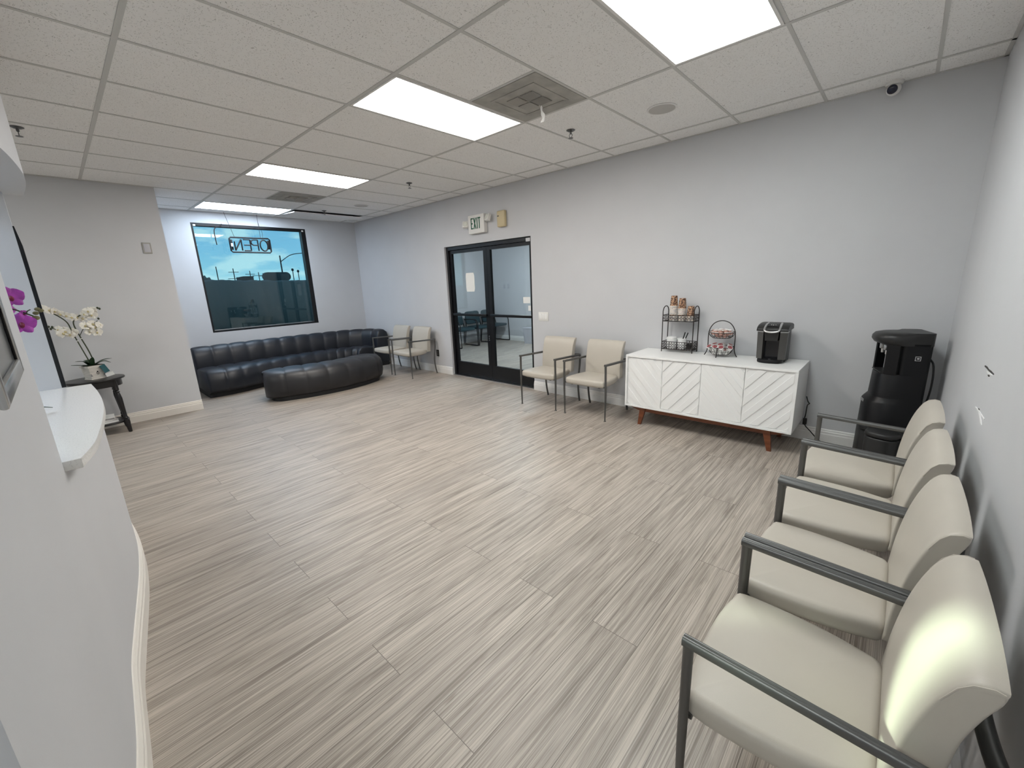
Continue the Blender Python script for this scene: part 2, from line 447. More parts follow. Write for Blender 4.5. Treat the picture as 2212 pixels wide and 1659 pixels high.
        if crown:
            c = sum(P, Vector()) / n
            for f in (0.75, 0.45, 0.15):
                rings.append([c + (P[i] - N[i] * r - c) * f + Vector((0, 0, z1 + crown * (1 - f * f))) for i in range(n)])
            self.loft(rings, cap1=False)
            self.bm.verts.ensure_lookup_table()
            last = self.bm.verts[-n:]; cv = self.bm.verts.new(c + Vector((0, 0, z1 + crown)))
            for i in range(n): self.bm.faces.new((last[i], last[(i + 1) % n], cv))
            return self
        return self.loft(rings)
    def xform(self, mtx):
        bmesh.ops.transform(self.bm, matrix=mtx, verts=self.bm.verts); return self
    def build(self, name, m, parent=None, smooth=True, ang=38, kind=None, loc=None, rot=None):
        bm = self.bm
        bmesh.ops.remove_doubles(bm, verts=bm.verts, dist=1e-6)
        bmesh.ops.recalc_face_normals(bm, faces=bm.faces)
        if smooth:
            for f in bm.faces: f.smooth = True
            for e_ in bm.edges:
                if len(e_.link_faces) == 2 and e_.calc_face_angle(0) > math.radians(ang): e_.smooth = False
        me = bpy.data.meshes.new(name); bm.to_mesh(me); bm.free()
        me.materials.append(m)
        o = bpy.data.objects.new(name, me); COL.objects.link(o)
        if loc is not None: o.location = loc
        if rot is not None: o.rotation_euler = rot
        if parent: o.parent = parent
        if kind: o['kind'] = kind
        return o

def thing(name, label, cat, loc=(0, 0, 0), rz=0.0, group=None):
    o = bpy.data.objects.new(name, None); COL.objects.link(o)
    o.empty_display_size = 0.1
    o.location = loc; o.rotation_euler = (0, 0, rz)
    return tag(o, label, cat, group)

def tag(o, label, cat, group=None):
    o['label'] = label; o['category'] = cat
    if group: o['group'] = group
    return o

def struct(o):
    o['kind'] = 'structure'; return o

def dup(root, loc, rz=0.0, label=None, group=None):
    r = root.copy(); COL.objects.link(r); r.location = loc; r.rotation_euler = (0, 0, rz)
    if label: r['label'] = label
    if group: r['group'] = group
    for ch in list(root.children):
        c = ch.copy(); COL.objects.link(c); c.parent = r
        for g in list(ch.children):
            d = g.copy(); COL.objects.link(d); d.parent = c
    return r

def cr(points, per=6, closed=False):
    """Catmull-Rom through the points"""
    P = [Vector(p) for p in points]; n = len(P); out = []
    rng = range(n if closed else n - 1)
    for i in rng:
        p0 = P[i - 1] if (closed or i > 0) else P[0] * 2 - P[1]
        p1, p2 = P[i], P[(i + 1) % n]
        p3 = P[(i + 2) % n] if (closed or i + 2 < n) else P[-1] * 2 - P[-2]
        for k in range(per):
            t = k / per
            out.append(0.5 * ((2 * p1) + (p2 - p0) * t + (2 * p0 - 5 * p1 + 4 * p2 - p3) * t * t + (3 * p1 - p0 - 3 * p2 + p3) * t ** 3))
    if not closed: out.append(P[-1])
    return out
def cr2(points, per=6, closed=False): return [(p.x, p.y) for p in cr([(a, b, 0) for a, b in points], per, closed)]
# ------------------------------------------------------------------ room shell
YB = -6.5                      # wall behind the camera
# floor and ceiling
f = MB().faces([(-9.0, YB, 0), (2.2, YB, 0), (2.2, 5.3, 0), (-9.0, 5.3, 0)], [(0, 1, 2, 3)])
# keep the floor inside the building
fl = MB().faces([(XL, YB, 0), (XR, YB, 0), (XR, 5.12, 0), (XL, 5.12, 0)], [(0, 1, 2, 3)]).build('floor', M['floor'], smooth=False); struct(fl)
f.bm.free()

T = 0.6096
SLX0, SLX1, SLY0, SLY1 = -11 * T, -10 * T, 0.0, 1.197       # cell of the slipped tile
cm = MB()
for (x0, x1, y0, y1) in ((XL, SLX0, YB, YW), (SLX1, XR, YB, YW), (SLX0, SLX1, YB, SLY0), (SLX0, SLX1, SLY1, YW)):
    cm.faces([(x0, y0, H), (x0, y1, H), (x1, y1, H), (x1, y0, H)], [(0, 1, 2, 3)])
ce = cm.build('ceiling', M['tile'], smooth=False); struct(ce)
# box over the slipped tile, coloured black to stand for the unlit void
pl = MB().bb(SLX0 - .3, SLX1 + .3, SLY0 - .3, SLY1 + .3, H + .30, H + .32)
for (x0, x1, y0, y1) in ((SLX0 - .32, SLX0 - .30, SLY0 - .3, SLY1 + .3), (SLX1 + .30, SLX1 + .32, SLY0 - .3, SLY1 + .3), (SLX0 - .3, SLX1 + .3, SLY0 - .32, SLY0 - .3), (SLX0 - .3, SLX1 + .3, SLY1 + .3, SLY1 + .32)):
    pl.bb(x0, x1, y0, y1, H + .004, H + .32)
struct(pl.build('void_box', M['blackmatte'], smooth=False))

# exposed grid
gm = MB(); gw = 0.0125; gz0, gz1 = H - 0.004, H - 0.0005
for y in (1.197, 0.0, -2 * T, -4 * T, -6 * T, -8 * T):
    gm.bb(XL, XR, y - gw, y + gw, gz0, gz1)
for k in range(-2, 12):
    x = -k * T
    if x < XL or x > XR: continue
    ys = [YB, -8 * T, -6 * T, -4 * T, -2 * T, 0.0, 1.197, YW]
    for a, b in zip(ys[:-1], ys[1:]): gm.bb(x - gw * .8, x + gw * .8, a + gw, b - gw, gz0 + .0008, gz1)
for k in (1, 8): gm.bb(-(k + 1) * T + gw, -k * T - gw, -T - gw * .8, -T + gw * .8, gz0 + .0008, gz1)
# wall angle
gm.bb(XL, XR, YW - .022, YW - .0005, gz0, gz1); gm.bb(XR - .022, XR - .0005, YB, YW, gz0, gz1); gm.bb(XL + .0005, XL + .022, -1.81, YW, gz0, gz1)
gm.bb(-5.53 + .0005, -5.508, YB, -1.81, gz0, gz1)
g = gm.build('trim_2', M['grid'], smooth=False); struct(g)

# walls (0.12 thick, built outwards)
DX0, DX1, DZ = -4.225, -2.43, 2.075        # door opening
wb = MB()
wb.bb(XL - .12, DX0, YW, YW + .12, 0, H + .3); wb.bb(DX1, XR + .12, YW, YW + .12, 0, H + .3); wb.bb(DX0, DX1, YW, YW + .12, DZ, H + .3)
struct(wb.build('wall_back', M['wall'], smooth=False))
struct_wall_right = struct(MB().bb(XR, XR + .12, YB, YW, 0, H + .3).build('wall_right', M['wall'], smooth=False))
WY0, WY1, WZ0, WZ1 = -1.22, 0.508, 0.884, 2.592   # window opening
wl = MB()
wl.bb(XL - .12, XL, -1.93, WY0, 0, H + .3); wl.bb(XL - .12, XL, WY1, YW, 0, H + .3)
wl.bb(XL - .12, XL, WY0, WY1, 0, WZ0); wl.bb(XL - .12, XL, WY0, WY1, WZ1, H + .3)
struct(wl.build('wall_left', M['wall'], smooth=False))
XJ = -5.53; YJ = -1.81
wj = MB().bb(XL - .12, XJ, YB, YJ, 0, H + .3)
struct(wj.build('wall_center', M['wall'], smooth=False))
struct(MB().bb(XJ, XR + .12, YB - .12, YB, 0, H + .3).build('wall_front', M['wall'], smooth=False))

# baseboards: colonial profile swept along a line
def baseboard(name, pts, nrm, m=M['trim'], h=0.128):
    prof = [(0, 0), (.016, 0), (.016, h * .62), (.012, h * .68), (.012, h * .80), (.007, h * .86), (.0085, h * .92), (.004, h * .98), (0, h)]
    mb = MB(); rings = []
    for i, p in enumerate(pts):
        nx, ny = nrm[i] if isinstance(nrm, list) else nrm
        rings.append([(p[0] + nx * d, p[1] + ny * d, z) for d, z in prof])
    mb.loft(rings)
    return struct(mb.build(name, m, ang=25))
baseboard('baseboard_back', [(XL, YW), (DX0 - .0, YW)], (0, -1))
baseboard('baseboard_back', [(DX1, YW), (XR, YW)], (0, -1))
baseboard('baseboard_right', [(XR, YB), (XR, YW - .016)], (-1, 0))
baseboard('baseboard_left', [(XL, YJ), (XL, YW - .016)], (1, 0))
baseboard('baseboard_center', [(XJ, YB), (XJ, YJ)], (1, 0), M['cream_trim'])

# ------------------------------------------------------------------ reception wall, counter, soffit
WC = cr2([(0.52, -3.060), (0.25, -3.052), (0.0, -3.045), (-0.2, -3.034), (-0.366, -3.017), (-0.58, -3.003), (-0.763, -2.990),
          (-0.969, -2.962), (-1.292, -2.915), (-1.518, -2.886), (-1.798, -2.864), (-2.069, -2.862), (-2.40, -2.879)], 5)
def wy(x):
    for a, b in zip(WC[:-1], WC[1:]):
        if b[0] <= x <= a[0]: return a[1] + (b[1] - a[1]) * (x - a[0]) / (b[0] - a[0])
    return WC[0][1] if x > WC[0][0] else WC[-1][1]
XCOL = -0.655; CT = 1.0
near = [p for p in WC if p[0] > XCOL] + [(XCOL, wy(XCOL))]
low = [(XCOL, wy(XCOL))] + [p for p in WC if p[0] < XCOL]
rw = MB()
rw.prism(list(reversed(near + [(XCOL, -3.20), (0.40, -3.20), (0.40, YB), (0.52, YB)])), 0, H + .2)
rw.prism(list(reversed(low + [(-2.40, -3.04), (XCOL, -3.13)])), 0, CT - .0345)
struct(rw.build('wall_reception', M['wall'], ang=20))
# soffit over the opening, same wave
sof = [(x, y - .022) for x, y in low]
struct(MB().prism(list(reversed(sof + [(-2.40, -3.26), (XCOL, -3.26)])), 2.07, H + .1).build('wall_soffit', M['wall'], ang=20))
# partition that closes the far end of the opening
struct(MB().bb(-2.40, -2.335, YB, -2.976, 0, H).build('wall_partition', M['wall'], smooth=False))
# black edge trim at its end
tb = MB().loft([[(-2.336, -2.976, CT + .001), (-2.336, -2.957, CT + .001), (-2.400, -2.957, CT + .001), (-2.400, -2.976, CT + .001)],
                [(-2.336, -2.976, 1.80), (-2.336, -2.960, 1.80), (-2.400, -2.960, 1.80), (-2.400, -2.976, 1.80)],
                [(-2.336, -2.976, 1.90), (-2.336, -2.970, 1.90), (-2.400, -2.970, 1.90), (-2.400, -2.976, 1.90)]])
struct(tb.build('trim_3', M['blackalu'], smooth=False))
# reception baseboard following the wave
def normals(P):
    out = []
    for i in range(len(P)):
        a = Vector(P[max(i - 1, 0)]); b = Vector(P[min(i + 1, len(P) - 1)]); t = (b - a).normalized(); out.append((t.y, -t.x))
    return out
def fix(ns): return [(n[0], n[1]) if n[1] > 0 else (-n[0], -n[1]) for n in ns]
baseboard('baseboard_reception', WC, fix(normals(WC)), M['cream_trim'], 0.135)
# back room light (behind the desk)
# quartz counter
ccurve = cr2([(-0.66, -2.955), (-0.833, -2.914), (-1.02, -2.89), (-1.215, -2.870), (-1.478, -2.849), (-1.70, -2.841), (-1.911, -2.840), (-2.12, -2.844), (-2.334, -2.852)], 5)
cpoly = ccurve + [(-2.334, -3.30), (-0.66, -3.30), (-0.66, -3.0)]
ct = MB().prism(list(reversed(cpoly)), CT - .034, CT, 0.004, 2).build('countertop', M['quartz'], ang=25)
tag(ct, 'white speckled quartz countertop with curved front edge on reception wall', 'countertop')

# framed box on the reception wall near the lens
fb = thing('framed_display', 'grey glass display with silver frame on the reception wall at left edge', 'frame', (.095, -3.044, 1.354))
MB().bb(-.245, .245, .0, .046, 0, .60).build('backing', M['bin'], fb, smooth=False)
MB().bb(-.215, .215, .046, .048, .030, .57).build('glass', M['frameglass'], fb, smooth=False)
fr_ = MB()
for a in ((-.245, -.215, 0, .60), (.215, .245, 0, .60), (-.215, .215, 0, .030), (-.215, .215, .57, .60)):
    fr_.bb(a[0], a[1], .046, .056, a[2], a[3], .004)
fr_.build('frame', M['silver'], fb)

# ------------------------------------------------------------------ window and view
wn = MB()
fy, fd = .034, .085
for a in ((WY0, WY0 + .03, WZ0, WZ1), (WY1 - .075, WY1, WZ0, WZ1), (WY0 + .03, WY1 - .075, WZ0, WZ0 + .03), (WY0 + .03, WY1 - .075, WZ1 - .045, WZ1)):
    wn.bb(XL - .118, XL - .012, a[0], a[1], a[2], a[3], .002)
win = wn.build('window_1', M['blackalu'], smooth=False); struct(win)
MB().bb(XL - .100, XL - .094, WY0 + .03, WY1 - .075, WZ0 + .03, WZ1 - .045).build('pane', M['windowglass'], win, smooth=False)
bd = MB()
bd.bb(XL - .094, XL - .086, WY0 + .030, WY0 + .042, WZ0 + .03, WZ1 - .05); bd.bb(XL - .094, XL - .086, WY0 + .042, WY1 - .075, WZ0 + .03, WZ0 + .040)
bd.build('glazing_bead', M['silver'], win, smooth=False)
cl = MB()
for y in (WY0 + .03, WY1 - .07): cl.bb(XL - .03, XL - .010, y, y + .035, WZ1 - .05, WZ1 - .022, .004)
cl.build('clip', M['whiteplastic'], win)

# outside
gr = MB().faces([(-400, -400, -.2), (XL - .13, -400, -.2), (XL - .13, 400, -.2), (-400, 400, -.2)], [(0, 1, 2, 3)]).build('ground', M['asphalt'], smooth=False); struct(gr)
CP = Vector((1.24135, -2.91956, 1.50067))
def out(u, v, x):
    d = Vector(CAM_ROT[0]) * ((u - 1106) / 897.6) + Vector(CAM_ROT[1]) * ((v - 829.5) / 897.6) + Vector(CAM_ROT[2])
    return CP + d * ((x - CP.x) / d.x)
POLES = [(466, 576, -60, 'plain'), (503, 580, -62, 'bars'), (539, 585, -64, 'bars'), (558, 588, -66, 'wide'), (567.5, 590, -75, 'bars'), (632, 584, -58, 'lamp'), (644, 587, -60, 'lamp')]
PL = ['leftmost utility pole outside the window, plain dark mast', 'second utility pole from left outside window, thin crossarms', 'third utility pole from left outside window, thin crossarms',
      'tallest wide crossarm utility pole just left of the rounded sign outside', 'small utility pole half behind the rounded sign outside', 'short dark post with small head right of rounded sign outside', 'rightmost short dark post outside the window']
for (u, v, x, kind), lb in zip(POLES, PL):
    p = out(u, v, x); hgt = p.z + .2
    t = thing('utility_pole', lb, 'pole', (p.x, p.y, -.2), 0, 'poles outside the window')
    MB().lathe([(.07, 0), (.05, hgt)], seg=8).build('mast', M['pole'], t)
    if kind in ('bars', 'wide'):
        L_ = 1.6 if kind == 'wide' else 1.1
        for i, dz in enumerate((.45, 1.25, 2.1)): MB().box((0, 0, hgt - dz), (.20, L_ * (1.3 if i == 1 else 1), .06)).build('crossarm', M['pole'], t, smooth=False)
    elif kind == 'lamp':
        MB().lathe([(.05, hgt - .1), (.16, hgt), (.12, hgt + .22), (.0, hgt + .25)], seg=10, cap1=False).build('lamp_head', M['pole'], t)
p = out(604, 552, -26); h_ = p.z + .2
sl = thing('street_lamp', 'dark street lamp with long curved arm outside the window', 'street lamp', (p.x, p.y, -.2))
MB().lathe([(.05, 0), (.035, h_)], seg=10).build('mast', M['pole'], sl)
q = out(657, 547, -26)
MB().tube(cr([(0, 0, h_ - .35), (0, (q.y - p.y) * .45, h_ + .05), (0, q.y - p.y, q.z - p.z + h_ + .02)], 6), .022).build('arm', M['pole'], sl)
MB().box((0, q.y - p.y + .25, q.z - p.z + h_ + .02), (.2, .6, .12), None, .04).build('lamp_head', M['pole'], sl)
# rounded sign
a, b, c, d = out(567.5, 598, -22), out(627, 598, -22), out(597, 588, -22), out(597, 607, -22)
wid, hh = (b.y - a.y), (c.z - d.z)
rs = thing('roadside_sign', 'dark sign with a wide rounded outline on low posts outside window', 'sign', (-22, (a.y + b.y) / 2, -.2))
r_ = hh / 2; pts = [( (wid / 2 - r_) + r_ * math.cos(t), r_ * math.sin(t)) for t in [-PI / 2 + PI * i / 12 for i in range(13)]] + [(-(wid / 2 - r_) + r_ * math.cos(t), r_ * math.sin(t)) for t in [PI / 2 + PI * i / 12 for i in range(13)]]
MB().prism(pts, -.12, .12, .02).xform(Matrix.Translation((0, 0, (c.z + d.z) / 2 + .2)) @ Matrix.Rotation(PI / 2, 4, 'Z') @ Matrix.Rotation(PI / 2, 4, 'X')).build('sign_panel', M['signface'], rs)
pm = MB()
for y in (-wid * .33, -wid * .1, wid * .1, wid * .33): pm.bb(-.06, .06, y - .05, y + .05, 0, d.z + .25)
pm.build('posts', M['pole'], rs, smooth=False)
a = out(515, 604, -240); b = out(543, 597, -240)
bl = thing('low_building', 'low dark flat roofed building on the horizon outside window', 'building', (-240, (a.y + b.y) / 2, -.2))
wd = (b.y - a.y) / 2; hb = b.z + .2
MB().bb(-3, 3, -wd, wd, 0, hb - .3).build('wall', M['concrete'], bl, smooth=False)
MB().bb(-3.2, 3.2, -wd * .4, wd * 1.08, hb - .3, hb).build('roof', M['concrete'], bl, smooth=False)
# dark hedge across the road, its top hides the horizon
hx = -15.0
ht = [out(400 + 6 * i, 606, hx) for i in range(60)]
rings = []
for i, p in enumerate(ht):
    z = p.z + .2 + random.uniform(-.02, .02) + (.03 if i < 15 else 0) * random.random()
    rings.append([(hx + .5, p.y, -.2), (hx + .62 + random.uniform(-.04, .04), p.y, z * .5 - .2), (hx + .5, p.y, z - .26), (hx + .25, p.y, z - .2), (hx - .3, p.y, z - .2 + random.uniform(-.02, .02)), (hx - .6, p.y, z - .3), (hx - .7, p.y, -.2)])
hg = MB().loft(rings).build('hedge', M['tree'], ang=180)
tag(hg, 'long dark clipped hedge filling the lower half of the window view', 'hedge')
# a young tree on the left
for i, (u, hgt) in enumerate(((440, .6),)):
    p = out(u, 606, -22); q = out(u, 597 + 2 * i, -22)
    tr = thing('tree', ['small dark tree behind hedge at the left window edge', 'small dark tree behind hedge between the two leftmost poles'][i], 'tree', (-22, p.y, -.2))
    cm_ = MB(); ico = bmesh.new(); bmesh.ops.create_icosphere(ico, subdivisions=3, radius=1.0)
    for v_ in ico.verts: v_.co *= 1 + random.uniform(-.22, .22)
    bmesh.ops.scale(ico, vec=(.25, .28, .45), verts=ico.verts); bmesh.ops.translate(ico, vec=(0, 0, q.z + .2 - .4), verts=ico.verts)
    cm_.merge(ico); cm_.build('crown', M['tree'], tr, ang=180)
    MB().lathe([(.05, 0), (.03, q.z + .2 - .4)], seg=7).build('trunk', M['pole'], tr)

# ------------------------------------------------------------------ room behind the doors
VY = 5.12
v = MB(); v.bb(XL - .12, XR, VY, VY + .12, 0, H)
struct(v.build('wall_vestibule_back', M['wall'], smooth=False))
struct(MB().bb(-1.2, -1.08, YW + .12, VY, 0, H).build('wall_vestibule_right', M['wall'], smooth=False))
VW0, VW1 = 2.3, 3.62
v = MB(); v.bb(XL - .12, XL, YW + .12, VW0, 0, H); v.bb(XL - .12, XL, VW1, VY, 0, H); v.bb(XL - .12, XL, VW0, VW1, 2.3, H); v.bb(XL - .12, XL, VW0, VW1, 0, .3)
struct(v.build('wall_vestibule_left', M['wall'], smooth=False))
v = MB()
for a in ((VW0, VW0 + .05, .3, 2.3), (VW1 - .05, VW1, .3, 2.3), (VW0, VW1, .3, .35), (VW0, VW1, 2.25, 2.3)): v.bb(XL - .1, XL - .03, *a)
w2 = struct(v.build('window_2', M['blackalu'], smooth=False))
MB().bb(XL - .07, XL - .065, VW0 + .05, VW1 - .05, .35, 2.25).build('pane', M['windowglass'], w2, smooth=False)
struct(MB().faces([(XL, YW, H), (XL, VY, H), (-1.08, VY, H), (-1.08, YW, H)], [(0, 1, 2, 3)]).build('ceiling_vestibule', M['tile'], smooth=False))
baseboard('baseboard_vestibule', [(XL, VY), (-1.2, VY)], (0, -1))
baseboard('baseboard_vestibule', [(XL, YW + .12), (XL, VY)], (1, 0))

# ------------------------------------------------------------------ double doors
jm = MB()
DY = 1.545
for a in ((DX0, DX0 + .045, 0, DZ), (DX1 - .045, DX1, 0, DZ), (DX0 + .045, DX1 - .045, DZ - .055, DZ)):
    jm.bb(a[0], a[1], DY - .03, YW + .118, a[2], a[3], .002)
struct(jm.build('trim_4', M['blackalu'], smooth=False))
struct(MB().bb(DX0, DX1, YW + .005, YW + .118, 0.0005, .012).build('trim_5', M['steel'], smooth=False))
XM = -3.335
def leaf(name, x0, x1, gx0, gx1):
    d_ = MB(); y0, y1 = DY, DY + .044; z1 = DZ - .058
    d_.bb(x0, gx0, y0, y1, .016, z1); d_.bb(gx1, x1, y0, y1, .016, z1)
    d_.bb(gx0, gx1, y0, y1, .016, .238); d_.bb(gx0, gx1, y0, y1, 1.970, z1)
    o = struct(d_.build(name, M['blackalu'], smooth=False))
    MB().bb(gx0, gx1, y0 + .020, y0 + .026, .238, 1.970).build('pane', M['doorglass'], o, smooth=False)
    MB().bb(gx0 - .03, gx1 + .03, y0 - .030, y0 - .002, 1.000, 1.040, .006).build('push_bar', M['blackalu'], o)
    return o
dl = leaf('door_1', DX0 + .047, XM - .002, -4.135, -3.408)
dr = leaf('door_2', XM + .002, DX1 - .047, -3.268, -2.512)
lk = MB()
for z in (.70, .67, .64): lk.lathe([(.009, DY - .004), (.009, DY + .001)], (XM - .03, 0, z), 10, 'Y')
lk.build('lock_cylinder', M['steel'], dl)
# notices stuck on the glass
oc = [(-.098, -.10), (-.085, -.142), (.085, -.142), (.10, -.10), (.10, .10), (.085, .142), (-.085, .142), (-.098, .10)]
nt_ = MB().prism(oc, -.0006, .0006).xform(Matrix.Rotation(PI / 2, 4, 'X')).build('paper_notice', M['paper'], smooth=False, loc=(-3.748, DY + .0182, 1.52))
tag(nt_, 'white paper notice with clipped corners taped on the left door glass', 'notice')
nt_ = MB().box((0, 0, 0), (.128, .0012, .085)).build('paper_notice', M['paper'], smooth=False, loc=(-2.60, DY + .0182, 1.245))
tag(nt_, 'small white notice low on the right door glass', 'notice')
nt_ = MB().box((0, 0, 0), (.05, .0012, .07)).build('sticker', M['paper'], smooth=False, loc=(-2.55, DY + .0182, 1.135))
tag(nt_, 'small white sticker beneath the notice on right door glass', 'sticker')
st = MB().box((0, 0, 0), (.075, .002, .045)).build('sticker', M['silver'], smooth=False, loc=(-2.505, DY - .0312, 2.035))
tag(st, 'small grey sticker at the top right corner of black door frame', 'sticker')
# ------------------------------------------------------------------ ceiling fixtures
def troffer(k, lens, label):
    x1, x0 = -k * T - gw, -(k + 1) * T + gw
    y0, y1 = -2 * T + gw, -gw
    t = thing('ceiling_light', label, 'ceiling light', ((x0 + x1) / 2, (y0 + y1) / 2, H), 0, 'recessed ceiling lights')
    a, b = (x1 - x0) / 2, (y1 - y0) / 2; e_ = .016
    m = MB()
    for q in ((-a, -a + e_, -b, b), (a - e_, a, -b, b), (-a + e_, a - e_, -b, -b + e_), (-a + e_, a - e_, b - e_, b)): m.bb(q[0], q[1], q[2], q[3], -.007, -.001)
    m.build('frame', M['trim'], t, smooth=False)
    MB().bb(-a + e_, a - e_, -b + e_, b - e_, -.005, -.002).build('lens', lens, t, smooth=False)
    return t
troffer(-1, M['lampcool'], 'bright cool white recessed ceiling light nearest the camera, cut by top edge')
troffer(2, M['lampwarm'], 'warm white recessed ceiling light beside the dusty square vent with ribbon')
troffer(6, M['lampwarm'], 'second warm white recessed ceiling light, between vent light and far blue one')
troffer(10, M['lampblue'], 'bluish recessed ceiling light farthest away, in front of the window')
# unseen ceiling lights behind the camera, desk and doors and in the hall
def rear_light(x, y, lens, label):
    t = thing('ceiling_light', label, 'ceiling light', (x, y, H))
    m = MB()
    for q in ((-.29, -.275, -.59, .59), (.275, .29, -.59, .59), (-.275, .275, -.59, -.575), (-.275, .275, .575, .59)): m.bb(*q, -.007, -.001)
    m.build('frame', M['trim'], t, smooth=False)
    MB().bb(-.275, .275, -.575, .575, -.005, -.002).build('lens', lens, t, smooth=False)
rear_light(-1.5, -4.6, M['lampblue'], 'cool recessed ceiling light behind the reception desk')
rear_light(1.05, -4.6, M['lampcool'], 'recessed ceiling light in the passage behind the camera')
rear_light(-4.4, 3.6, M['lampadded'], 'unseen ceiling light added to brighten the room behind the glass doors')  # added lamp, out of view, brightens what shows through the door glass

rear_light(-4.0, -4.6, M['lampcool'], 'unseen ceiling light added in the side hall to brighten the left side')  # added fill lamp, out of view, lifts the left ceiling and wall

def vent(k, label, ribbon):
    x1, x0 = -k * T - gw, -(k + 1) * T + gw; y0, y1 = -T + gw, -gw
    t = thing('ceiling_vent', label, 'air vent', ((x0 + x1) / 2, (y0 + y1) / 2, H), 0, 'square ceiling vents')
    a = (x1 - x0) / 2
    MB().bb(-a, a, -a, a, -.006, -.0015, .001).build('face_plate', M['dustgrey'], t, smooth=False)
    # raised square ring and louvre blocks
    r = MB()
    for q in ((-.20, .20, -.20, -.175), (-.20, .20, .175, .20), (-.20, -.175, -.175, .175), (.175, .20, -.175, .175)): r.bb(q[0], q[1], q[2], q[3], -.0095, -.006, .0015)
    r.build('raised_ring', M['dustgrey'], t)
    for sx in (-1, 1):
        for sy in (-1, 1):
            lv = MB()
            for i in range(9):
                if sx * sy > 0: lv.box((sx * .062, sy * (.012 + .0125 * i), -.011), (.105, .0075, .006), Matrix.Rotation(.5 * sy, 3, 'X'))
                else: lv.box((sx * (.012 + .0125 * i), sy * .062, -.011), (.0075, .105, .006), Matrix.Rotation(.5 * sx, 3, 'Y'))
            lv.build('louvre', M['dustdark'], t, smooth=False)
    return t
vt = vent(1, 'dusty grey square ceiling vent with white paper ribbon hanging from it', True)
vent(8, 'grey square ceiling vent near the far bluish light and window', False)
# ribbon
rb = []
path = cr([(-.90, -.19, H - .014), (-.90, -.185, H - .05), (-.888, -.18, H - .09), (-.893, -.19, H - .125)], 5)
for i, p_ in enumerate(path): 
    w_ = .004 + .010 * min(1, i / 8) + .003 * math.sin(i)
    rb.append([p_ + V(-w_, 0, 0), p_ + V(w_, .001, 0), p_ + V(w_, .0022, 0), p_ + V(-w_, .0012, 0)])
r_ = MB().loft(rb).build('ribbon', M['paper'], ang=60)
tag(r_, 'short white paper ribbon hanging from the dusty ceiling vent', 'ribbon')

def speaker(x, y, label):
    t = thing('ceiling_speaker', label, 'speaker', (x, y, H), 0, 'round ceiling speakers')
    MB().lathe([(.112, -.001), (.112, -.006), (.104, -.0085), (.098, -.0075)], seg=40, cap1=False).build('rim', M['trim'], t)
    MB().lathe([(.0985, -.003), (.0985, -.0085), (.05, -.0095), (.0, -.010)], seg=40, cap1=False).build('grille', M['speaker'], t)
speaker(-.328, .599, 'round ceiling speaker near the big cool ceiling light')
speaker(-5.237, .698, 'round ceiling speaker far off near the window')
def sprinkler(x, y, label):
    t = thing('fire_sprinkler', label, 'sprinkler', (x, y, H), 0, 'ceiling sprinklers')
    MB().lathe([(.038, -.001), (.038, -.004), (.022, -.012), (.012, -.014)], seg=20).build('escutcheon', M['dullsteel'], t)
    b = MB().lathe([(.009, -.012), (.009, -.030), (.005, -.034)], seg=12)
    b.tube([(.006, 0, -.028), (.017, 0, -.042), (.005, 0, -.062)], .0025, 6); b.tube([(-.006, 0, -.028), (-.017, 0, -.042), (-.005, 0, -.062)], .0025, 6)
    b.build('head', M['dullsteel'], t)
    MB().lathe([(.004, -.058), (.021, -.063), (.021, -.065), (.0, -.066)], seg=16, cap1=False).build('deflector', M['dullsteel'], t)
sprinkler(-1.078, .447, 'ceiling sprinkler between the ribbon vent and the nearer round speaker')
sprinkler(-3.528, .44, 'ceiling sprinkler in front of the second warm light, above the exit sign')
sprinkler(-5.968, .432, 'farthest ceiling sprinkler, beside the far bluish light')
sprinkler(-3.768, -2.826, 'ceiling sprinkler at the far left beside the reception soffit')
# slipped tile
stl = MB().box((0, 0, 0), (T - .03, 1.17, .015)).build('ceiling_tile', M['tile'], smooth=False, loc=((SLX0 + SLX1) / 2 - .004, (SLY0 + SLY1) / 2, H - .016), rot=(0, math.radians(3.2), 0))
tag(stl, 'slipped ceiling tile with a dark gap, beside the window corner', 'ceiling tile')

# camera dome
cmr = thing('security_camera', 'small white dome security camera with dark lens, high by the right corner', 'camera', (1.005, 1.425, H))
MB().lathe([(.050, -.0005), (.052, -.012), (.046, -.022)], seg=28).build('base', M['whiteplastic'], cmr)
ico = bmesh.new(); bmesh.ops.create_uvsphere(ico, u_segments=24, v_segments=14, radius=.041); bmesh.ops.translate(ico, vec=(0, 0, -.046), verts=ico.verts)
b = MB(); b.merge(ico); b.build('ball', M['whiteplastic'], cmr)
d_ = (CP + V(-.9, .2, 0.2) - V(1.005, 1.425, H - .046)).normalized()
q_ = d_.to_track_quat('Z', 'Y').to_matrix().to_4x4()
MB().lathe([(.029, .028), (.029, .040), (.022, .0425), (.0, .043)], seg=24, cap1=False).xform(Matrix.Translation((0, 0, -.046)) @ q_).build('lens', M['lens'], cmr)

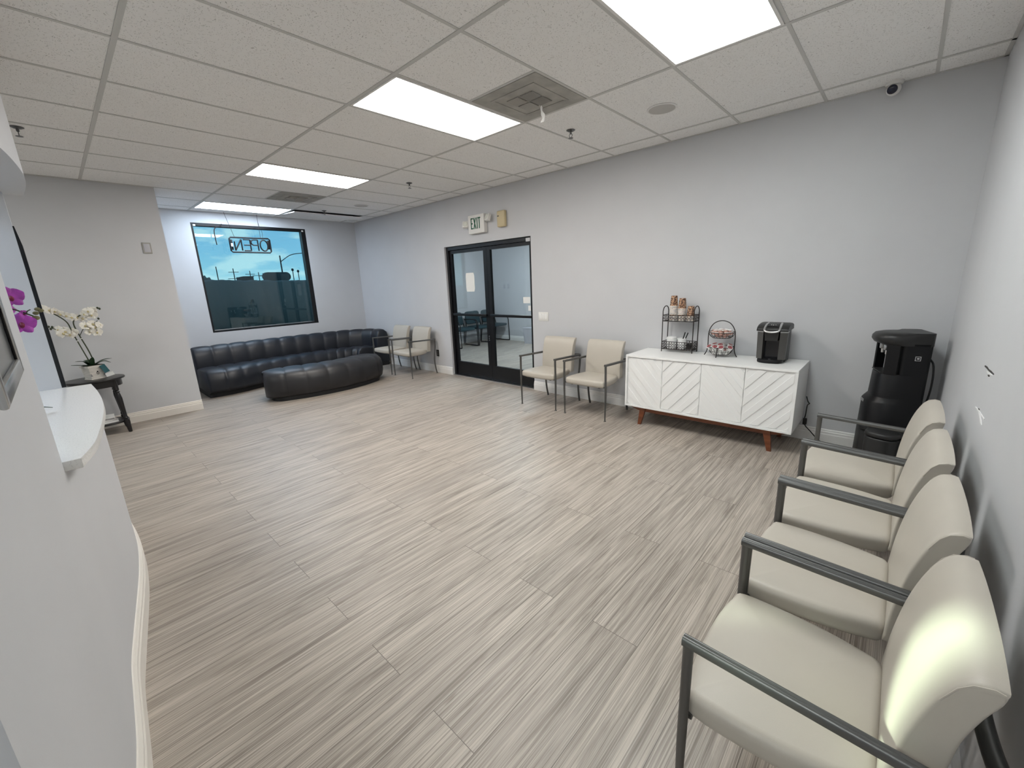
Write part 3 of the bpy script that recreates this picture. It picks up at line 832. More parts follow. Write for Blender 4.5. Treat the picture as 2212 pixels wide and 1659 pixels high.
# ------------------------------------------------------------------ wall fittings
ex = thing('exit_sign', 'white EXIT sign with green letters and two lamp heads above doors', 'exit sign', (-3.385, YW, 2.325))
MB().bb(-.165, .165, -.065, -.0005, -.125, .125, .006).build('housing', M['whiteplastic'], ex)
lt = MB(); yf = -.0665; t_ = .016; h_ = .150; zb = -.065
def stroke(x0, z0, x1, z1, w=t_):
    d = Vector((x1 - x0, 0, z1 - z0)); L_ = d.length; a = math.atan2(d.x, d.z)
    lt.box(((x0 + x1) / 2, yf, (z0 + z1) / 2), (w, .003, L_), Matrix.Rotation(a, 3, 'Y'))
x = -.098
stroke(x, zb, x, zb + h_); 
for z in (zb + t_ / 2, zb + h_ / 2, zb + h_ - t_ / 2): lt.bb(x, x + (.038 if z != zb + h_ / 2 else .032), yf - .0015, yf + .0015, z - t_ / 2, z + t_ / 2)
stroke(-.044, zb, -.002, zb + h_); stroke(-.002, zb, -.044, zb + h_)
stroke(.026, zb, .026, zb + h_)
stroke(.070, zb, .070, zb + h_); lt.bb(.044, .096, yf - .0015, yf + .0015, zb + h_ - t_, zb + h_)
lt.build('letters', M['green'], ex, smooth=False)['label'] = 'green word EXIT'
for sx, lz, ry in ((-1, .015, .5), (1, .060, -.25)):
    a = MB().tube([(sx * .160, -.03, lz), (sx * .205, -.035, lz)], .013, 10).build('lamp_arm', M['whiteplastic'], ex)
    m4 = Matrix.Translation((sx * .235, -.05, lz)) @ Matrix.Rotation(ry, 4, 'Z') @ Matrix.Rotation(-.35, 4, 'X')
    hd = MB().box((0, 0, 0), (.095, .055, .095), None, .012).xform(m4).build('lamp_head', M['whiteplastic'], ex)
    MB().lathe([(.036, -.028), (.030, -.034), (0, -.036)], seg=18, axis='Y', cap1=False).xform(m4).build('lamp_lens', M['clearlamp'], hd)
ch = thing('door_chime', 'small beige chime box on wall right of the EXIT sign', 'door chime', (-2.91, YW, 2.34))
MB().bb(-.075, .075, -.05, -.0005, -.105, .105, .016, 3).build('cover', M['beigeplastic'], ch)
MB().bb(-.06, -.03, -.0515, -.0495, .030, .045).build('slot', M['greyslot'], ch, smooth=False)

sw = thing('light_switch', 'white three gang light switch right of the black doors', 'light switch', (-2.24, YW, 1.036))
MB().bb(-.082, .082, -.007, -.0005, -.058, .058, .003).build('plate', M['whiteplastic'], sw)
for i in (-1, 0, 1): MB().box((i * .046, -.008, 0), (.033, .008, .066), Matrix.Rotation(.06, 3, 'X'), .002).build('rocker', M['white'], sw)
def outlet(x, z, m, label, y=YW):
    t = thing('wall_outlet', label, 'outlet', (x, y, z))
    MB().bb(-.036, .036, -.006, -.0005, -.057, .057, .003).build('plate', m, t)
    for s in (-1, 1): MB().lathe([(.016, -.0055), (.016, -.0075), (0, -.0078)], (0, 0, s * .022), 16, 'Y', cap1=False).build('socket', M['greyslot'], t)
outlet(-4.612, .344, M['coffee_dark'], 'dark grey outlet low on wall between far chairs and doors')
outlet(-.845, .33, M['coffee_dark'], 'dark outlet low on wall between beige chair and white sideboard')
th = thing('wall_plate', 'small beige rectangular plate high on the wall left of the window', 'wall plate', (XJ, -2.005, 2.07), PI / 2)
MB().bb(-.042, .042, -.012, -.0005, -.062, .062, .004).build('plate', M['dustgrey'], th)
MB().bb(-.030, .030, -.016, -.011, -.048, .048, .003).build('cover', M['bin'], th)

# torn paint on the right wall: part of that wall
def chip(y, z, pts, m, dx=.002):
    b = MB().prism(pts, 0, dx).xform(Matrix(((0, 0, -1, XR), (-1, 0, 0, y), (0, 1, 0, z), (0, 0, 0, 1))))
    return b.build('torn_paint', m, struct_wall_right, smooth=False)
chip(-.43, 1.078, [(-.112, -.004), (-.112, .002), (-.06, .006), (-.01, .004), (.05, .008), (.122, .009), (.122, .006), (.06, .002), (.0, -.001), (-.05, -.001)], M['hole'])
chip(-.44, 1.069, [(-.05, .0), (-.01, .004), (.05, .007), (.09, .008), (.04, .001), (.01, -.004), (-.03, -.003)], M['scuff'])
chip(-.455, 1.062, [(-.022, -.001), (-.005, .003), (.018, .002), (.010, -.003), (-.008, -.004)], M['hole'])
chip(-.45, .906, [(-.125, -.006), (-.08, -.001), (-.02, .003), (.05, .006), (.13, .010), (.13, .006), (.05, .001), (-.02, -.003), (-.08, -.006)], M['scuff'])
chip(-.48, .892, [(-.05, .010), (.0, .010), (.05, .0), (.075, -.009), (.04, -.010), (.0, -.001), (-.03, .004)], M['scuff'])
chip(-.42, .912, [(-.022, .0), (.0, .0025), (.012, .0), (-.006, -.002)], M['hole'])

# OPEN sign (seen from behind, so mirrored)
os_ = thing('open_sign', 'black tube OPEN sign seen reversed, hanging in front of the window', 'sign', (-6.90, -.462, 2.27), PI / 2)
# local x runs along +Y of the room; local -y faces the room... reading order is mirrored
sw_, sh_ = .300, .115
fr = [(-sw_ + .02, -sh_), (sw_ - .02, -sh_), (sw_, -sh_ + .02), (sw_, sh_ - .02), (sw_ - .02, sh_), (-sw_ + .02, sh_), (-sw_, sh_ - .02), (-sw_, -sh_ + .02)]
m = MB().tube([(p_[0], 0, p_[1]) for p_ in fr], .0125, 8, True)
m.build('frame', M['black'], os_)
MB().bb(-.285, -.262, -.006, .010, -.080, .080, .003).build('side_bar', M['black'], os_)
MB().bb(.255, .285, -.010, .012, -.060, .085, .003).build('side_bar', M['black'], os_)
MB().bb(-.290, -.262, -.010, -.007, -.028, .022).build('label_plate', M['paper'], os_, smooth=False)
def letter(strokes):
    b = MB()
    for s_ in strokes: b.tube([(p_[0], 0, p_[1]) for p_ in s_], .0105, 8, False)
    b.build('letter', M['black'], os_)
hz = .088
# N (mirrored)
letter([[(-.235, -hz), (-.235, hz * .6)], [(-.235, -hz), (-.135, hz)], [(-.135, hz), (-.135, -hz)]])
# E (mirrored: spine on the right)
letter([[(-.005, -hz), (-.005, hz)], [(-.005, hz), (-.105, hz)], [(-.005, 0), (-.100, 0)], [(-.005, -hz), (-.105, -hz)]])
# P (mirrored)
pp = [(.110, hz), (.055, hz)] + [(.050 - .042 * math.sin(a_), .045 + .043 * math.cos(a_)) for a_ in [PI * i / 8 for i in range(9)]] + [(.110, .002)]
letter([[(.110, -hz), (.110, hz)], pp])
b = MB(); b.tube([(.200 + .058 * math.cos(2 * PI * i / 24), 0, hz * math.sin(2 * PI * i / 24)) for i in range(24)], .0105, 8, True); b.build('letter', M['black'], os_)
for x0, x1 in ((-.22, -.31), (.165, .165)):
    MB().tube([(x0, 0, sh_), (x1, 0, H - 2.27 - .002)], .0028, 6).build('chain', M['wire'], os_)
MB().tube(cr([(.195, 0, sh_), (.205, .004, sh_ + .10), (.175, 0, sh_ + .20), (.165, 0, sh_ + .26)], 5), .0025, 6).build('power_cord', M['wire'], os_)
hk = MB().tube(cr([(0, 0, -.21), (-.004, 0, -.06), (.004, 0, .02), (.035, 0, .060), (.09, 0, .070), (.12, 0, .115)], 6), .007, 8).build('bent_cable', M['wire'], loc=(-6.992, -.925, 2.478), rot=(0, 0, PI / 2))
tag(hk, 'thin black bent cable hanging at upper left of window beside OPEN sign', 'cable')
# ------------------------------------------------------------------ sofa and ottoman
def sofa():
    t = thing('sectional_sofa', 'long black leather channel tufted sofa curving under the window', 'sofa', (0, 0, 0))
    # back ridge, back foot and seat front lines in plan
    B = cr([(-6.80, -1.60, 0), (-6.83, -1.20, 0), (-6.86, -.60, 0), (-6.87, 0, 0), (-6.86, .50, 0), (-6.80, .92, 0), (-6.64, 1.20, 0), (-6.42, 1.32, 0), (-6.14, 1.345, 0)], 22)
    Fp = cr([(-6.04, -1.60, 0), (-6.03, -1.24, 0), (-6.17, -.72, 0), (-6.27, -.15, 0), (-6.31, .30, 0), (-6.30, .55, 0), (-6.27, .72, 0), (-6.22, .79, 0), (-6.14, .81, 0)], 22)
    n = len(B); L_ = [0]
    for i in range(1, n): L_.append(L_[-1] + (B[i] - B[i - 1]).length)
    tot = L_[-1]; NCH = 13
    def puff(i):
        ph = (L_[i] / tot * NCH) % 1.0
        return abs(math.sin(PI * ph)) ** .34
    back, seat, base = [], [], []
    for i in range(n):
        pf = puff(i); d = (Fp[i] - B[i]); dep = d.length; d.normalize()
        def P(s, z): return B[i] + d * s + V(0, 0, z)
        q = .022 * pf
        # back cushion: closed loop
        lo = [(-.085, .07), (-.11 - q * .3, .30), (-.11 - q * .4, .52), (-.085 - q * .5, .635 + q), (-.03, .685 + q), (.035, .688 + q), (.085 + q * .6, .65 + q), (.115 + q, .57), (.125 + q, .46), (.13 + q * .7, .36), (.13, .20), (.13, .07)]
        back.append([P(s, z) for s, z in lo])
        ls = [(.128, .075), (.128, .36), (.16, .375 + q), (.30, .385 + q), (dep - .16, .395 + q), (dep - .07, .388 + q), (dep - .018 + q * .6, .345 + q * .5), (dep + q, .26), (dep + q, .14), (dep - .02 + q, .085), (dep - .06, .072)]
        seat.append([P(s, z) for s, z in ls])
        base.append([P(s, z) for s, z in ((-.07, .0), (-.07, .078), (dep - .09, .078), (dep - .09, .0))])
    MB().loft(base).build('base', M['blackmatte'], t, smooth=False)
    MB().loft(back).build('back', M['leather'], t, ang=62)
    MB().loft(seat).build('seat', M['leather'], t, ang=62)
sofa()

def ottoman():
    t = thing('ottoman', 'charcoal leather channel tufted curved ottoman in front of the sofa', 'ottoman', (0, 0, 0))
    C_ = cr([(-5.165, -.86, 0), (-5.075, -.56, 0), (-5.045, -.20, 0), (-5.085, .12, 0), (-5.180, .37, 0)], 26)
    n = len(C_); L_ = [0]
    for i in range(1, n): L_.append(L_[-1] + (C_[i] - C_[i - 1]).length)
    tot = L_[-1]; hw = .285
    rings, base = [], []
    def prof(h, zt, q):
        zb = .050; r = .10
        pts = []
        for s in (1, -1):
            seq = [(h - .05, zb), (h - .012, zb + .03), (h + .004 + q, zb + .12), (h + q, zt - .13), (h - .022 + q, zt - .055), (h - .075, zt - .012 + q * .6), (h * .45, zt + q)]
            if s == 1: pts += [(a, z) for a, z in seq]
            else: pts += [(-a, z) for a, z in reversed(seq)]
        return pts
    NCH = 5
    def frame(i):
        a, b = C_[max(i - 1, 0)], C_[min(i + 1, n - 1)]; tg = (b - a).normalized(); return tg, V(tg.y, -tg.x, 0)
    # rounded end caps: sections shrinking along a half ellipse
    ends = 12
    def section(c, nv, h, zt, q): return [c + nv * a + V(0, 0, z) for a, z in prof(h, zt, q)]
    tg, nv = frame(0)
    for k in range(ends):
        a = PI / 2 * k / ends
        s = math.sin(a); off = .27 * (1 - 1 + math.cos(a))
        rings.append(section(C_[0] - tg * off, nv, max(.03, hw * (s ** .7)), .40 + .015 * s, .012 * s))
        base.append([C_[0] - tg * off * .75 + nv * x_ + V(0, 0, z) for x_, z in ((hw * s * .8 + .01, 0), (hw * s * .8 + .01, .055), (-hw * s * .8 - .01, .055), (-hw * s * .8 - .01, 0))])
    for i in range(n):
        tg, nv = frame(i); q = .019 * abs(math.sin(PI * ((L_[i] / tot * NCH) % 1.0))) ** .34
        rings.append(section(C_[i], nv, hw, .415, q))
        base.append([C_[i] + nv * x_ + V(0, 0, z) for x_, z in ((hw * .8 + .01, 0), (hw * .8 + .01, .055), (-hw * .8 - .01, .055), (-hw * .8 - .01, 0))])
    tg, nv = frame(n - 1)
    for k in range(1, ends + 1):
        a = PI / 2 * k / ends; s = math.cos(a); off = .27 * math.sin(a)
        rings.append(section(C_[-1] + tg * off, nv, max(.03, hw * (max(s, 0) ** .7)), .40 + .015 * s, .012 * s))
        base.append([C_[-1] + tg * off * .75 + nv * x_ + V(0, 0, z) for x_, z in ((hw * s * .8 + .01, 0), (hw * s * .8 + .01, .055), (-hw * s * .8 - .01, .055), (-hw * s * .8 - .01, 0))])
    MB().loft(base).build('base', M['blackmatte'], t, smooth=False)
    MB().loft(rings).build('cushion', M['leather2'], t, ang=62)
ottoman()

# ------------------------------------------------------------------ beige armchair (front towards local -y)
AX = .2625
def make_chair(label, loc, rz, group):
    t = thing('armchair', label, 'chair', loc, rz, group)
    # seat
    o = cr2([(-.248, -.232), (-.20, -.262), (-.08, -.276), (.08, -.276), (.20, -.262), (.248, -.232), (.244, -.05), (.218, .08), (.190, .128), (.09, .131), (-.09, .131), (-.190, .128), (-.218, .08), (-.244, -.05)], 4, True)
    o2 = [(x_, y_) for x_, y_ in o]
    s = MB().slab(o2, .362, .436, .026, 5, .010); s.build('seat', M['vinyl'], t, ang=70)
    # backrest: section loop swept across, corners rounded, barrelled
    front = [(.125, .395), (.129, .46), (.135, .533), (.149, .631), (.169, .715), (.192, .773), (.214, .801), (.238, .809)]
    rear = [(.256, .806), (.252, .780), (.236, .735), (.219, .666), (.212, .60), (.206, .53), (.200, .46), (.195, .395)]
    cf, cr_ = cr([(0, a, b) for a, b in front], 3), cr([(0, a, b) for a, b in rear], 3)
    loop = [(p_.y, p_.z) for p_ in cf + cr_]
    nl = len(loop); cy = sum(a for a, b in loop) / nl
    BW = .228
    xs = [-BW, -BW + .0008, -BW + .003, -BW + .008] + [-.205 + .41 * i / 12 for i in range(13)] + [BW - .008, BW - .003, BW - .0008, BW]
    rings = []
    for x_ in xs:
        u = abs(x_) / BW; edge = max(0.0, (abs(x_) - (BW - .008)) / .008)
        ins = .007 * (1 - math.sqrt(max(0, 1 - edge * edge)))
        ring = []
        for q_, (y_, z_) in enumerate(loop):
            k = (z_ - .395) / .41
            (ya, za), (yb, zb_) = loop[q_ - 1], loop[(q_ + 1) % nl]
            ty, tz = yb - ya, zb_ - za; tl = math.hypot(ty, tz) or 1
            # shrink the end sections inward, let the top line sag a little towards its ends
            yy = y_ + ins * tz / tl - .005 * (u ** 2) * (.4 + .6 * k); zz = z_ - ins * ty / tl - .004 * max(0, k - .6) * 2.5 * u ** 4
            ring.append(V(x_ * (1 - .02 * (1 - k)), yy, zz))
        rings.append(ring)
    bk = MB().loft(rings).build('backrest', M['vinyl'], t, ang=75)
    # seam piping where the wrapped front meets each side panel near the top
    for sx in (-1, 1):
        MB().tube([V(sx * (BW - .0005), y_ - .0045, z_ - .0035) for y_, z_ in ((.181, .742), (.198, .780), (.215, .799), (.238, .8065), (.250, .804))], .0016, 5).build('piping', M['vinyl'], bk)
    # front legs, arms and curved rear legs
    for sx in (-1, 1):
        MB().tube([(sx * .262, -.247, .004), (sx * .262, -.247, .05), (sx * .266, -.247, .30), (sx * AX, -.247, .617)], [.0085, .009, .0125, .0135], 10, flat=.9).build('leg', M['gun'], t)
        MB().lathe([(.013, .0), (.013, .006), (.009, .010)], (sx * .262, -.247, 0), 12).build('glide', M['gun'], t)
        # arm: flat bar with a shallow groove
        prof = [(-.0125, -.011), (.0125, -.011), (.0135, -.004), (.0125, .006), (.008, .0105), (.0035, .0112), (0, .0085), (-.0035, .0112), (-.008, .0105), (-.0125, .006), (-.0135, -.004)]
        ys = [-.2605, -.22, 0, .15, .245]
        MB().loft([[(sx * AX + a, y_, .615 + b - .018 * (y_ + .26) / .5) for a, b in prof] for y_ in ys]).build('armrest', M['gun'], t, ang=50)
        MB().tube(cr([(sx * AX, .238, .597), (sx * AX, .262, .588), (sx * (AX - .004), .274, .555), (sx * (AX - .006), .266, .45), (sx * (AX - .006), .244, .33), (sx * (AX - .008), .236, .22), (sx * (AX - .010), .250, .10), (sx * (AX - .012), .272, .004)], 5), .0118, 10).build('leg', M['gun'], t)
        MB().lathe([(.013, .0), (.013, .006), (.009, .010)], (sx * (AX - .012), .272, 0), 12).build('glide', M['gun'], t)
    # rail that wraps behind the back
    MB().tube(cr([(-AX, .235, .597), (-AX + .012, .274, .592), (-.215, .288, .588), (-.12, .276, .580), (0, .270, .577), (.12, .276, .580), (.215, .288, .588), (AX - .012, .274, .592), (AX, .235, .597)], 5), .0165, 10).build('back_rail', M['gun'], t)
    MB().bb(-.252, .252, -.246, -.230, .366, .380).bb(-.180, .180, .050, .066, .352, .3635).bb(-.180, -.164, -.232, .05, .352, .3635).bb(.164, .180, -.232, .05, .352, .3635).build('seat_frame', M['gun'], t, smooth=False)
    return t
RG = 'beige armchairs in the row along the right wall'
ch1 = make_chair('beige armchair nearest the camera, with a bright patch of light on its backrest', (1.212, -1.755, 0), -PI / 2, RG)
dup(ch1, (1.212, -1.195, 0), -PI / 2, 'beige armchair directly behind the light patched one in the right wall row', RG)
dup(ch1, (1.212, -.635, 0), -PI / 2, 'beige armchair in right wall row, second away from the water dispenser', RG)
dup(ch1, (1.212, -.078, 0), -PI / 2, 'beige armchair at far end of right wall row, right by the water dispenser', RG)
DG = 'beige armchairs between the doors and the white sideboard'
dup(ch1, (-1.854, 1.098, 0), 0, 'beige armchair standing beside the black door frame, its arm overlapping the glass', DG)
dup(ch1, (-1.197, 1.096, 0), 0, 'beige armchair standing right beside the white sideboard', DG)
SG = 'beige armchairs beside the black sofa'
dup(ch1, (-5.458, 1.135, 0), 0, 'beige armchair in the far corner touching the end of black sofa', SG)
dup(ch1, (-4.838, 1.140, 0), 0, 'beige armchair between the corner armchair and the small dark wall outlet', SG)

# ------------------------------------------------------------------ teal sled chairs seen through the doors
def sled(label, loc, rz):
    t = thing('waiting_chair', label, 'chair', loc, rz, 'teal chairs behind the glass doors')
    MB().slab(cr2([(-.23, -.22), (0, -.245), (.23, -.22), (.24, 0), (.22, .22), (0, .23), (-.22, .22), (-.24, 0)], 4, True), .40, .46, .025).build('seat', M['teal'], t, ang=70)
    b = MB().slab(cr2([(-.22, -.14), (0, -.15), (.22, -.14), (.235, 0), (.215, .15), (0, .165), (-.215, .15), (-.235, 0)], 4, True), -.022, .022, .02)
    b.xform(Matrix.Translation((0, .235, .655)) @ Matrix.Rotation(PI / 2 - .15, 4, 'X')).build('backrest', M['teal'], t, ang=70)
    for s in (-1, 1):
        fr = cr([(s * .265, .19, .80), (s * .265, .20, .64), (s * .265, .08, .645), (s * .265, -.14, .640), (s * .265, -.235, .58), (s * .265, -.25, .40), (s * .265, -.265, .06), (s * .265, -.22, .016), (s * .265, .10, .016), (s * .265, .235, .016), (s * .265, .255, .08), (s * .255, .21, .42), (s * .235, .22, .56)], 4)
        MB().tube(fr[4:], .0125, 8).build('sled_frame', M['black'], t)
    return t
s1 = sled('teal waiting chair behind left door glass, nearest and leftmost of three', (-6.53, 3.70, 0), PI / 2)
dup(s1, (-6.53, 4.27, 0), PI / 2, 'teal waiting chair seen behind the middle door stile')
dup(s1, (-6.53, 4.83, 0), PI / 2, 'teal waiting chair behind right door glass, farthest of three')
bn = thing('waste_bin', 'pale grey waste bin seen low through the right door glass', 'bin', (-5.40, 4.93, 0))
MB().loft([[(-.12, -.09, 0), (.12, -.09, 0), (.12, .09, 0), (-.12, .09, 0)], [(-.15, -.12, .38), (.15, -.12, .38), (.15, .12, .38), (-.15, .12, .38)]]).build('body', M['bin'], bn, smooth=False)
MB().bb(-.155, .155, -.125, .125, .375, .39, .004).build('rim', M['bin'], bn)
for x_, lb in ((-6.39, 'left of two pale switch plates on the wall behind right door glass'), (-6.25, 'right of two pale switch plates on the wall behind right door glass')):
    p_ = MB().bb(-.036, .036, -.006, -.0005, -.058, .058, .002).build('switch_plate', M['bin'], loc=(x_, VY, 1.40)); tag(p_, lb, 'switch plate', 'switch plates behind the doors')
# ------------------------------------------------------------------ sideboard
def clip(poly, axis, val, keep_less):
    out = []
    for i in range(len(poly)):
        a, b = poly[i], poly[(i + 1) % len(poly)]
        ia = (a[axis] <= val) if keep_less else (a[axis] >= val); ib = (b[axis] <= val) if keep_less else (b[axis] >= val)
        if ia: out.append(a)
        if ia != ib:
            t = (val - a[axis]) / (b[axis] - a[axis]); out.append((a[0] + (b[0] - a[0]) * t, a[1] + (b[1] - a[1]) * t))
    return out
SBY0, SBY1, SBX0, SBX1, SBT = .950, 1.458, -.760, .725, .730
sb = thing('sideboard', 'white sideboard with four diagonal slatted doors on brown wooden legs', 'sideboard', ((SBX0 + SBX1) / 2, (SBY0 + SBY1) / 2, 0))
W2, D2 = (SBX1 - SBX0) / 2, (SBY1 - SBY0) / 2; Z0 = .192
m = MB()
m.bb(-W2, W2, -D2, D2, SBT - .020, SBT, .002); m.bb(-W2, W2, -D2, D2, Z0, Z0 + .020, .002)
m.bb(-W2, -W2 + .020, -D2, D2, Z0 + .02, SBT - .02); m.bb(W2 - .020, W2, -D2, D2, Z0 + .02, SBT - .02)
m.bb(-W2 + .02, W2 - .02, -D2 + .032, D2, Z0 + .02, SBT - .02)
m.build('body', M['white'], sb, smooth=False)
dw = (2 * W2 - .040) / 4
for i in range(4):
    x0 = -W2 + .020 + i * dw + .0015; x1 = x0 + dw - .003; z0, z1 = Z0 + .022, SBT - .023
    d = MB().bb(x0, x1, -D2 + .012, -D2 + .028, z0, z1)
    sgn = 1 if i % 2 else -1                       # '\' on even doors, '/' on odd ones
    p_ = .150; n_ = 0
    c0 = -2.0
    while c0 < 2.0:
        # strip between z = sgn*x + c0 and z = sgn*x + c0 + p_/2
        X0, X1 = -3, 3
        sl_ = 1.15 * sgn
        poly = [(X0, sl_ * X0 + c0), (X1, sl_ * X1 + c0), (X1, sl_ * X1 + c0 + p_ * .5), (X0, sl_ * X0 + c0 + p_ * .5)]
        for ax, val, less in ((0, x0 + .004, False), (0, x1 - .004, True), (1, z0 + .004, False), (1, z1 - .004, True)):
            if len(poly) >= 3: poly = clip(poly, ax, val, less)
        if len(poly) >= 3:
            b = MB().prism(poly, 0, .0055, .0010, 1); b.xform(Matrix.Translation((0, -D2 + .013, 0)) @ Matrix.Rotation(PI / 2, 4, 'X'))
            b2 = b.bm; d.merge(b2)
        c0 += p_
    d.build('door', M['white'], sb, smooth=False)
# wooden base: two rails with tapered ends, four splayed legs
bm_ = MB()
for s in (-1, 1):
    y = s * (D2 - .055)
    pr = [(-W2 + .015, Z0 - .001), (-W2 + .015, Z0 - .010), (-W2 + .16, Z0 - .048), (W2 - .16, Z0 - .048), (W2 - .015, Z0 - .010), (W2 - .015, Z0 - .001)]
    b = MB().prism(pr, -.011, .011, .002).xform(Matrix.Translation((0, y, 0)) @ Matrix.Rotation(PI / 2, 4, 'X')); bm_.merge(b.bm)
for x_ in (-W2 + .20, W2 - .20): bm_.bb(x_ - .011, x_ + .011, -D2 + .07, D2 - .07, Z0 - .046, Z0 - .001)
bm_.build('base_rail', M['wood'], sb, smooth=False)
for sx in (-1, 1):
    for s in (-1, 1):
        y = s * (D2 - .045); xt, xb = sx * (W2 - .185), sx * (W2 - .150)
        a, b_ = .030, .016
        MB().loft([[(xb - b_, y - .013, 0), (xb + b_, y - .013, 0), (xb + b_, y + .013, 0), (xb - b_, y + .013, 0)],
                   [(xt - a, y - .014, Z0 - .010), (xt + a, y - .014, Z0 - .010), (xt + a, y + .014, Z0 - .010), (xt - a, y + .014, Z0 - .010)]]).build('leg', M['wood'], sb, smooth=False)
# cord at its right side
cd = MB().tube(cr([(.742, 1.40, .42), (.758, 1.395, .375), (.772, 1.385, .362), (.756, 1.40, .34), (.752, 1.41, .26), (.748, 1.42, .165), (.80, 1.425, .10), (.86, 1.43, .035), (.90, 1.435, .012)], 6), .0042, 7)
cd.box((.752, 1.405, .190), (.030, .022, .06), None, .006)
o = cd.build('power_cord', M['black']); tag(o, 'black power cord hanging behind the right end of white sideboard', 'cord')

# ------------------------------------------------------------------ two tier wire rack with cups
RK = V(-.383, 1.367, SBT)
rk = thing('wire_rack', 'two tier black wire rack holding paper cups on the sideboard', 'rack', RK)
a, b = .155, .070
def loop_rect(z, r=.0035): return [(-a, -b, z), (a, -b, z), (a, b, z), (-a, b, z)]
fm = MB()
for s in (-1, 1):
    fm.tube(cr([(s * a, -b, .003), (s * a, -b, .36), (s * a, -b, .42), (s * a, -b * .6, .456), (s * a, 0, .466), (s * a, b * .6, .456), (s * a, b, .42), (s * a, b, .36), (s * a, b, .003)], 4), .0048, 8)
fm.build('frame', M['wire'], rk)
def rack_basket(z0, z1, rows):
    w_ = MB()
    for z in (z0, z1): w_.tube(loop_rect(z), .0032, 6, True)
    hgt = (z1 - z0) / rows; r = hgt * .46
    for row in range(rows):
        zc = z0 + hgt * (row + .5)
        nx = int(2 * a / (2 * r)); ny = int(2 * b / (2 * r))
        for i in range(nx):
            x_ = -a + (i + .5) * 2 * a / nx
            for y_ in (-b, b): w_.ring((x_, y_, zc), r, .0016, 10, 'Y', 4, None)
        for i in range(ny):
            y_ = -b + (i + .5) * 2 * b / ny
            for x_ in (-a, a): w_.ring((x_, y_, zc), r, .0016, 10, 'X', 4, None)
    for i in range(1, 4):
        x_ = -a + i * a / 2
        for y_ in (-b, b): w_.tube([(x_, y_, z0), (x_, y_, z1)], .002, 6)
    for i in range(12):
        x_ = -a + (i + .5) * 2 * a / 12; w_.tube([(x_, -b, z0), (x_, b, z0)], .0016, 5)
    for i in range(5):
        y_ = -b + (i + .5) * 2 * b / 5; w_.tube([(-a, y_, z0), (a, y_, z0)], .0016, 5)
    w_.build('basket', M['wire'], rk)
rack_basket(.030, .108, 3); rack_basket(.316, .378, 2)
# nested paper cups, upside down; each cup is its own object
cupm = MB().lathe([(.0400, 0), (.0408, .004), (.0395, .007), (.0385, .0072), (.0300, .104), (.0290, .108), (.027, .106), (.0, .106)], seg=28, cap0=False, cap1=False)
cup0 = cupm.build('paper_cup', M['cup']); cup0.data.materials.append(M['paper'])
for p_ in cup0.data.polygons:
    if p_.center.z < .0125 and (p_.center.x ** 2 + p_.center.y ** 2) ** .5 > .02: p_.material_index = 1
CUPZ = RK.z + .3195
first = True
def cup(loc, label, group):
    global first
    o = cup0 if first else cup0.copy()
    if not first: COL.objects.link(o)
    first = False
    o.location = loc; o.rotation_euler = (0, 0, random.uniform(0, 6)); tag(o, label, 'cup', group)
for si, (dx, dy, n_, nm) in enumerate(((-.075, .0, 12, 'left tallest'), (.010, .0, 10, 'middle'), (.098, .0, 4, 'right shortest'))):
    for k in range(n_):
        lb = ('topmost patterned paper cup of the %s stack on the wire rack' % nm) if k == n_ - 1 else ('nested paper cup below the top of the %s stack, only its pale rim showing' % nm)
        cup((RK.x + dx, RK.y + dy, CUPZ + .0128 * k), lb, '%s stack of upside down paper cups' % nm)
# lower tier: white tubs, stirrers, packets
def tub(dx, dy, r, h, label, name='white_tub', ridged=False):
    t = thing(name, label, 'tub', (RK.x + dx, RK.y + dy, RK.z + .0335))
    MB().lathe([(r * .86, 0), (r * .9, .004), (r, h - .012), (r * .93, h - .012), (r * .84, .006), (0, .006)], seg=28, cap1=False).build('body', M['white'], t)
    MB().lathe([(r, h - .012), (r * 1.07, h - .010), (r * 1.07, h - .002), (r * 1.0, h), (r * .93, h - .002), (r * .93, h - .012)], seg=28, cap0=False, cap1=False).build('rim', M['white'], t)
    return t
t1 = tub(-.078, .0, .050, .105, 'white lidded tub at left on lower tier of the wire rack')
MB().lathe([(.0, .104), (.047, .105), (.050, .110), (.046, .117), (0, .119)], seg=28, cap0=False, cap1=False).build('lid', M['white'], t1)
tub(.026, .0, .042, .108, 'white cup holding black stirrers on lower tier of the wire rack', 'stirrer_cup')
for i, (dx, lean) in enumerate(((.030, .28), (.044, .36))):
    o = MB().box((0, 0, .085), (.010, .004, .17), None, .0015).build('stirrer', M['black'], loc=(RK.x + dx - .022, RK.y + .004 * i, RK.z + .0405), rot=(0, lean, 0))
    tag(o, ['left of two black stirrers standing in the white cup', 'right of two black stirrers standing in the white cup'][i], 'stirrer', 'black stirrers in the white cup')
for i, (dx, dz, rz) in enumerate(((.095, 0, .2), (.112, .0, 1.4), (.125, 0, 2.4))):
    o = MB().box((0, 0, .030), (.034, .004, .058), None, .001).build('sachet', M['black'] if i < 2 else M['paper'], loc=(RK.x + dx, RK.y - .02 + .02 * i, RK.z + .035), rot=(.15, .1, rz))
    tag(o, ['leftmost dark sachet on lower tier of the wire rack', 'dark sachet in the middle of three on lower rack tier', 'white sachet at right end of lower rack tier'][i], 'sachet', 'sachets on the lower rack tier')

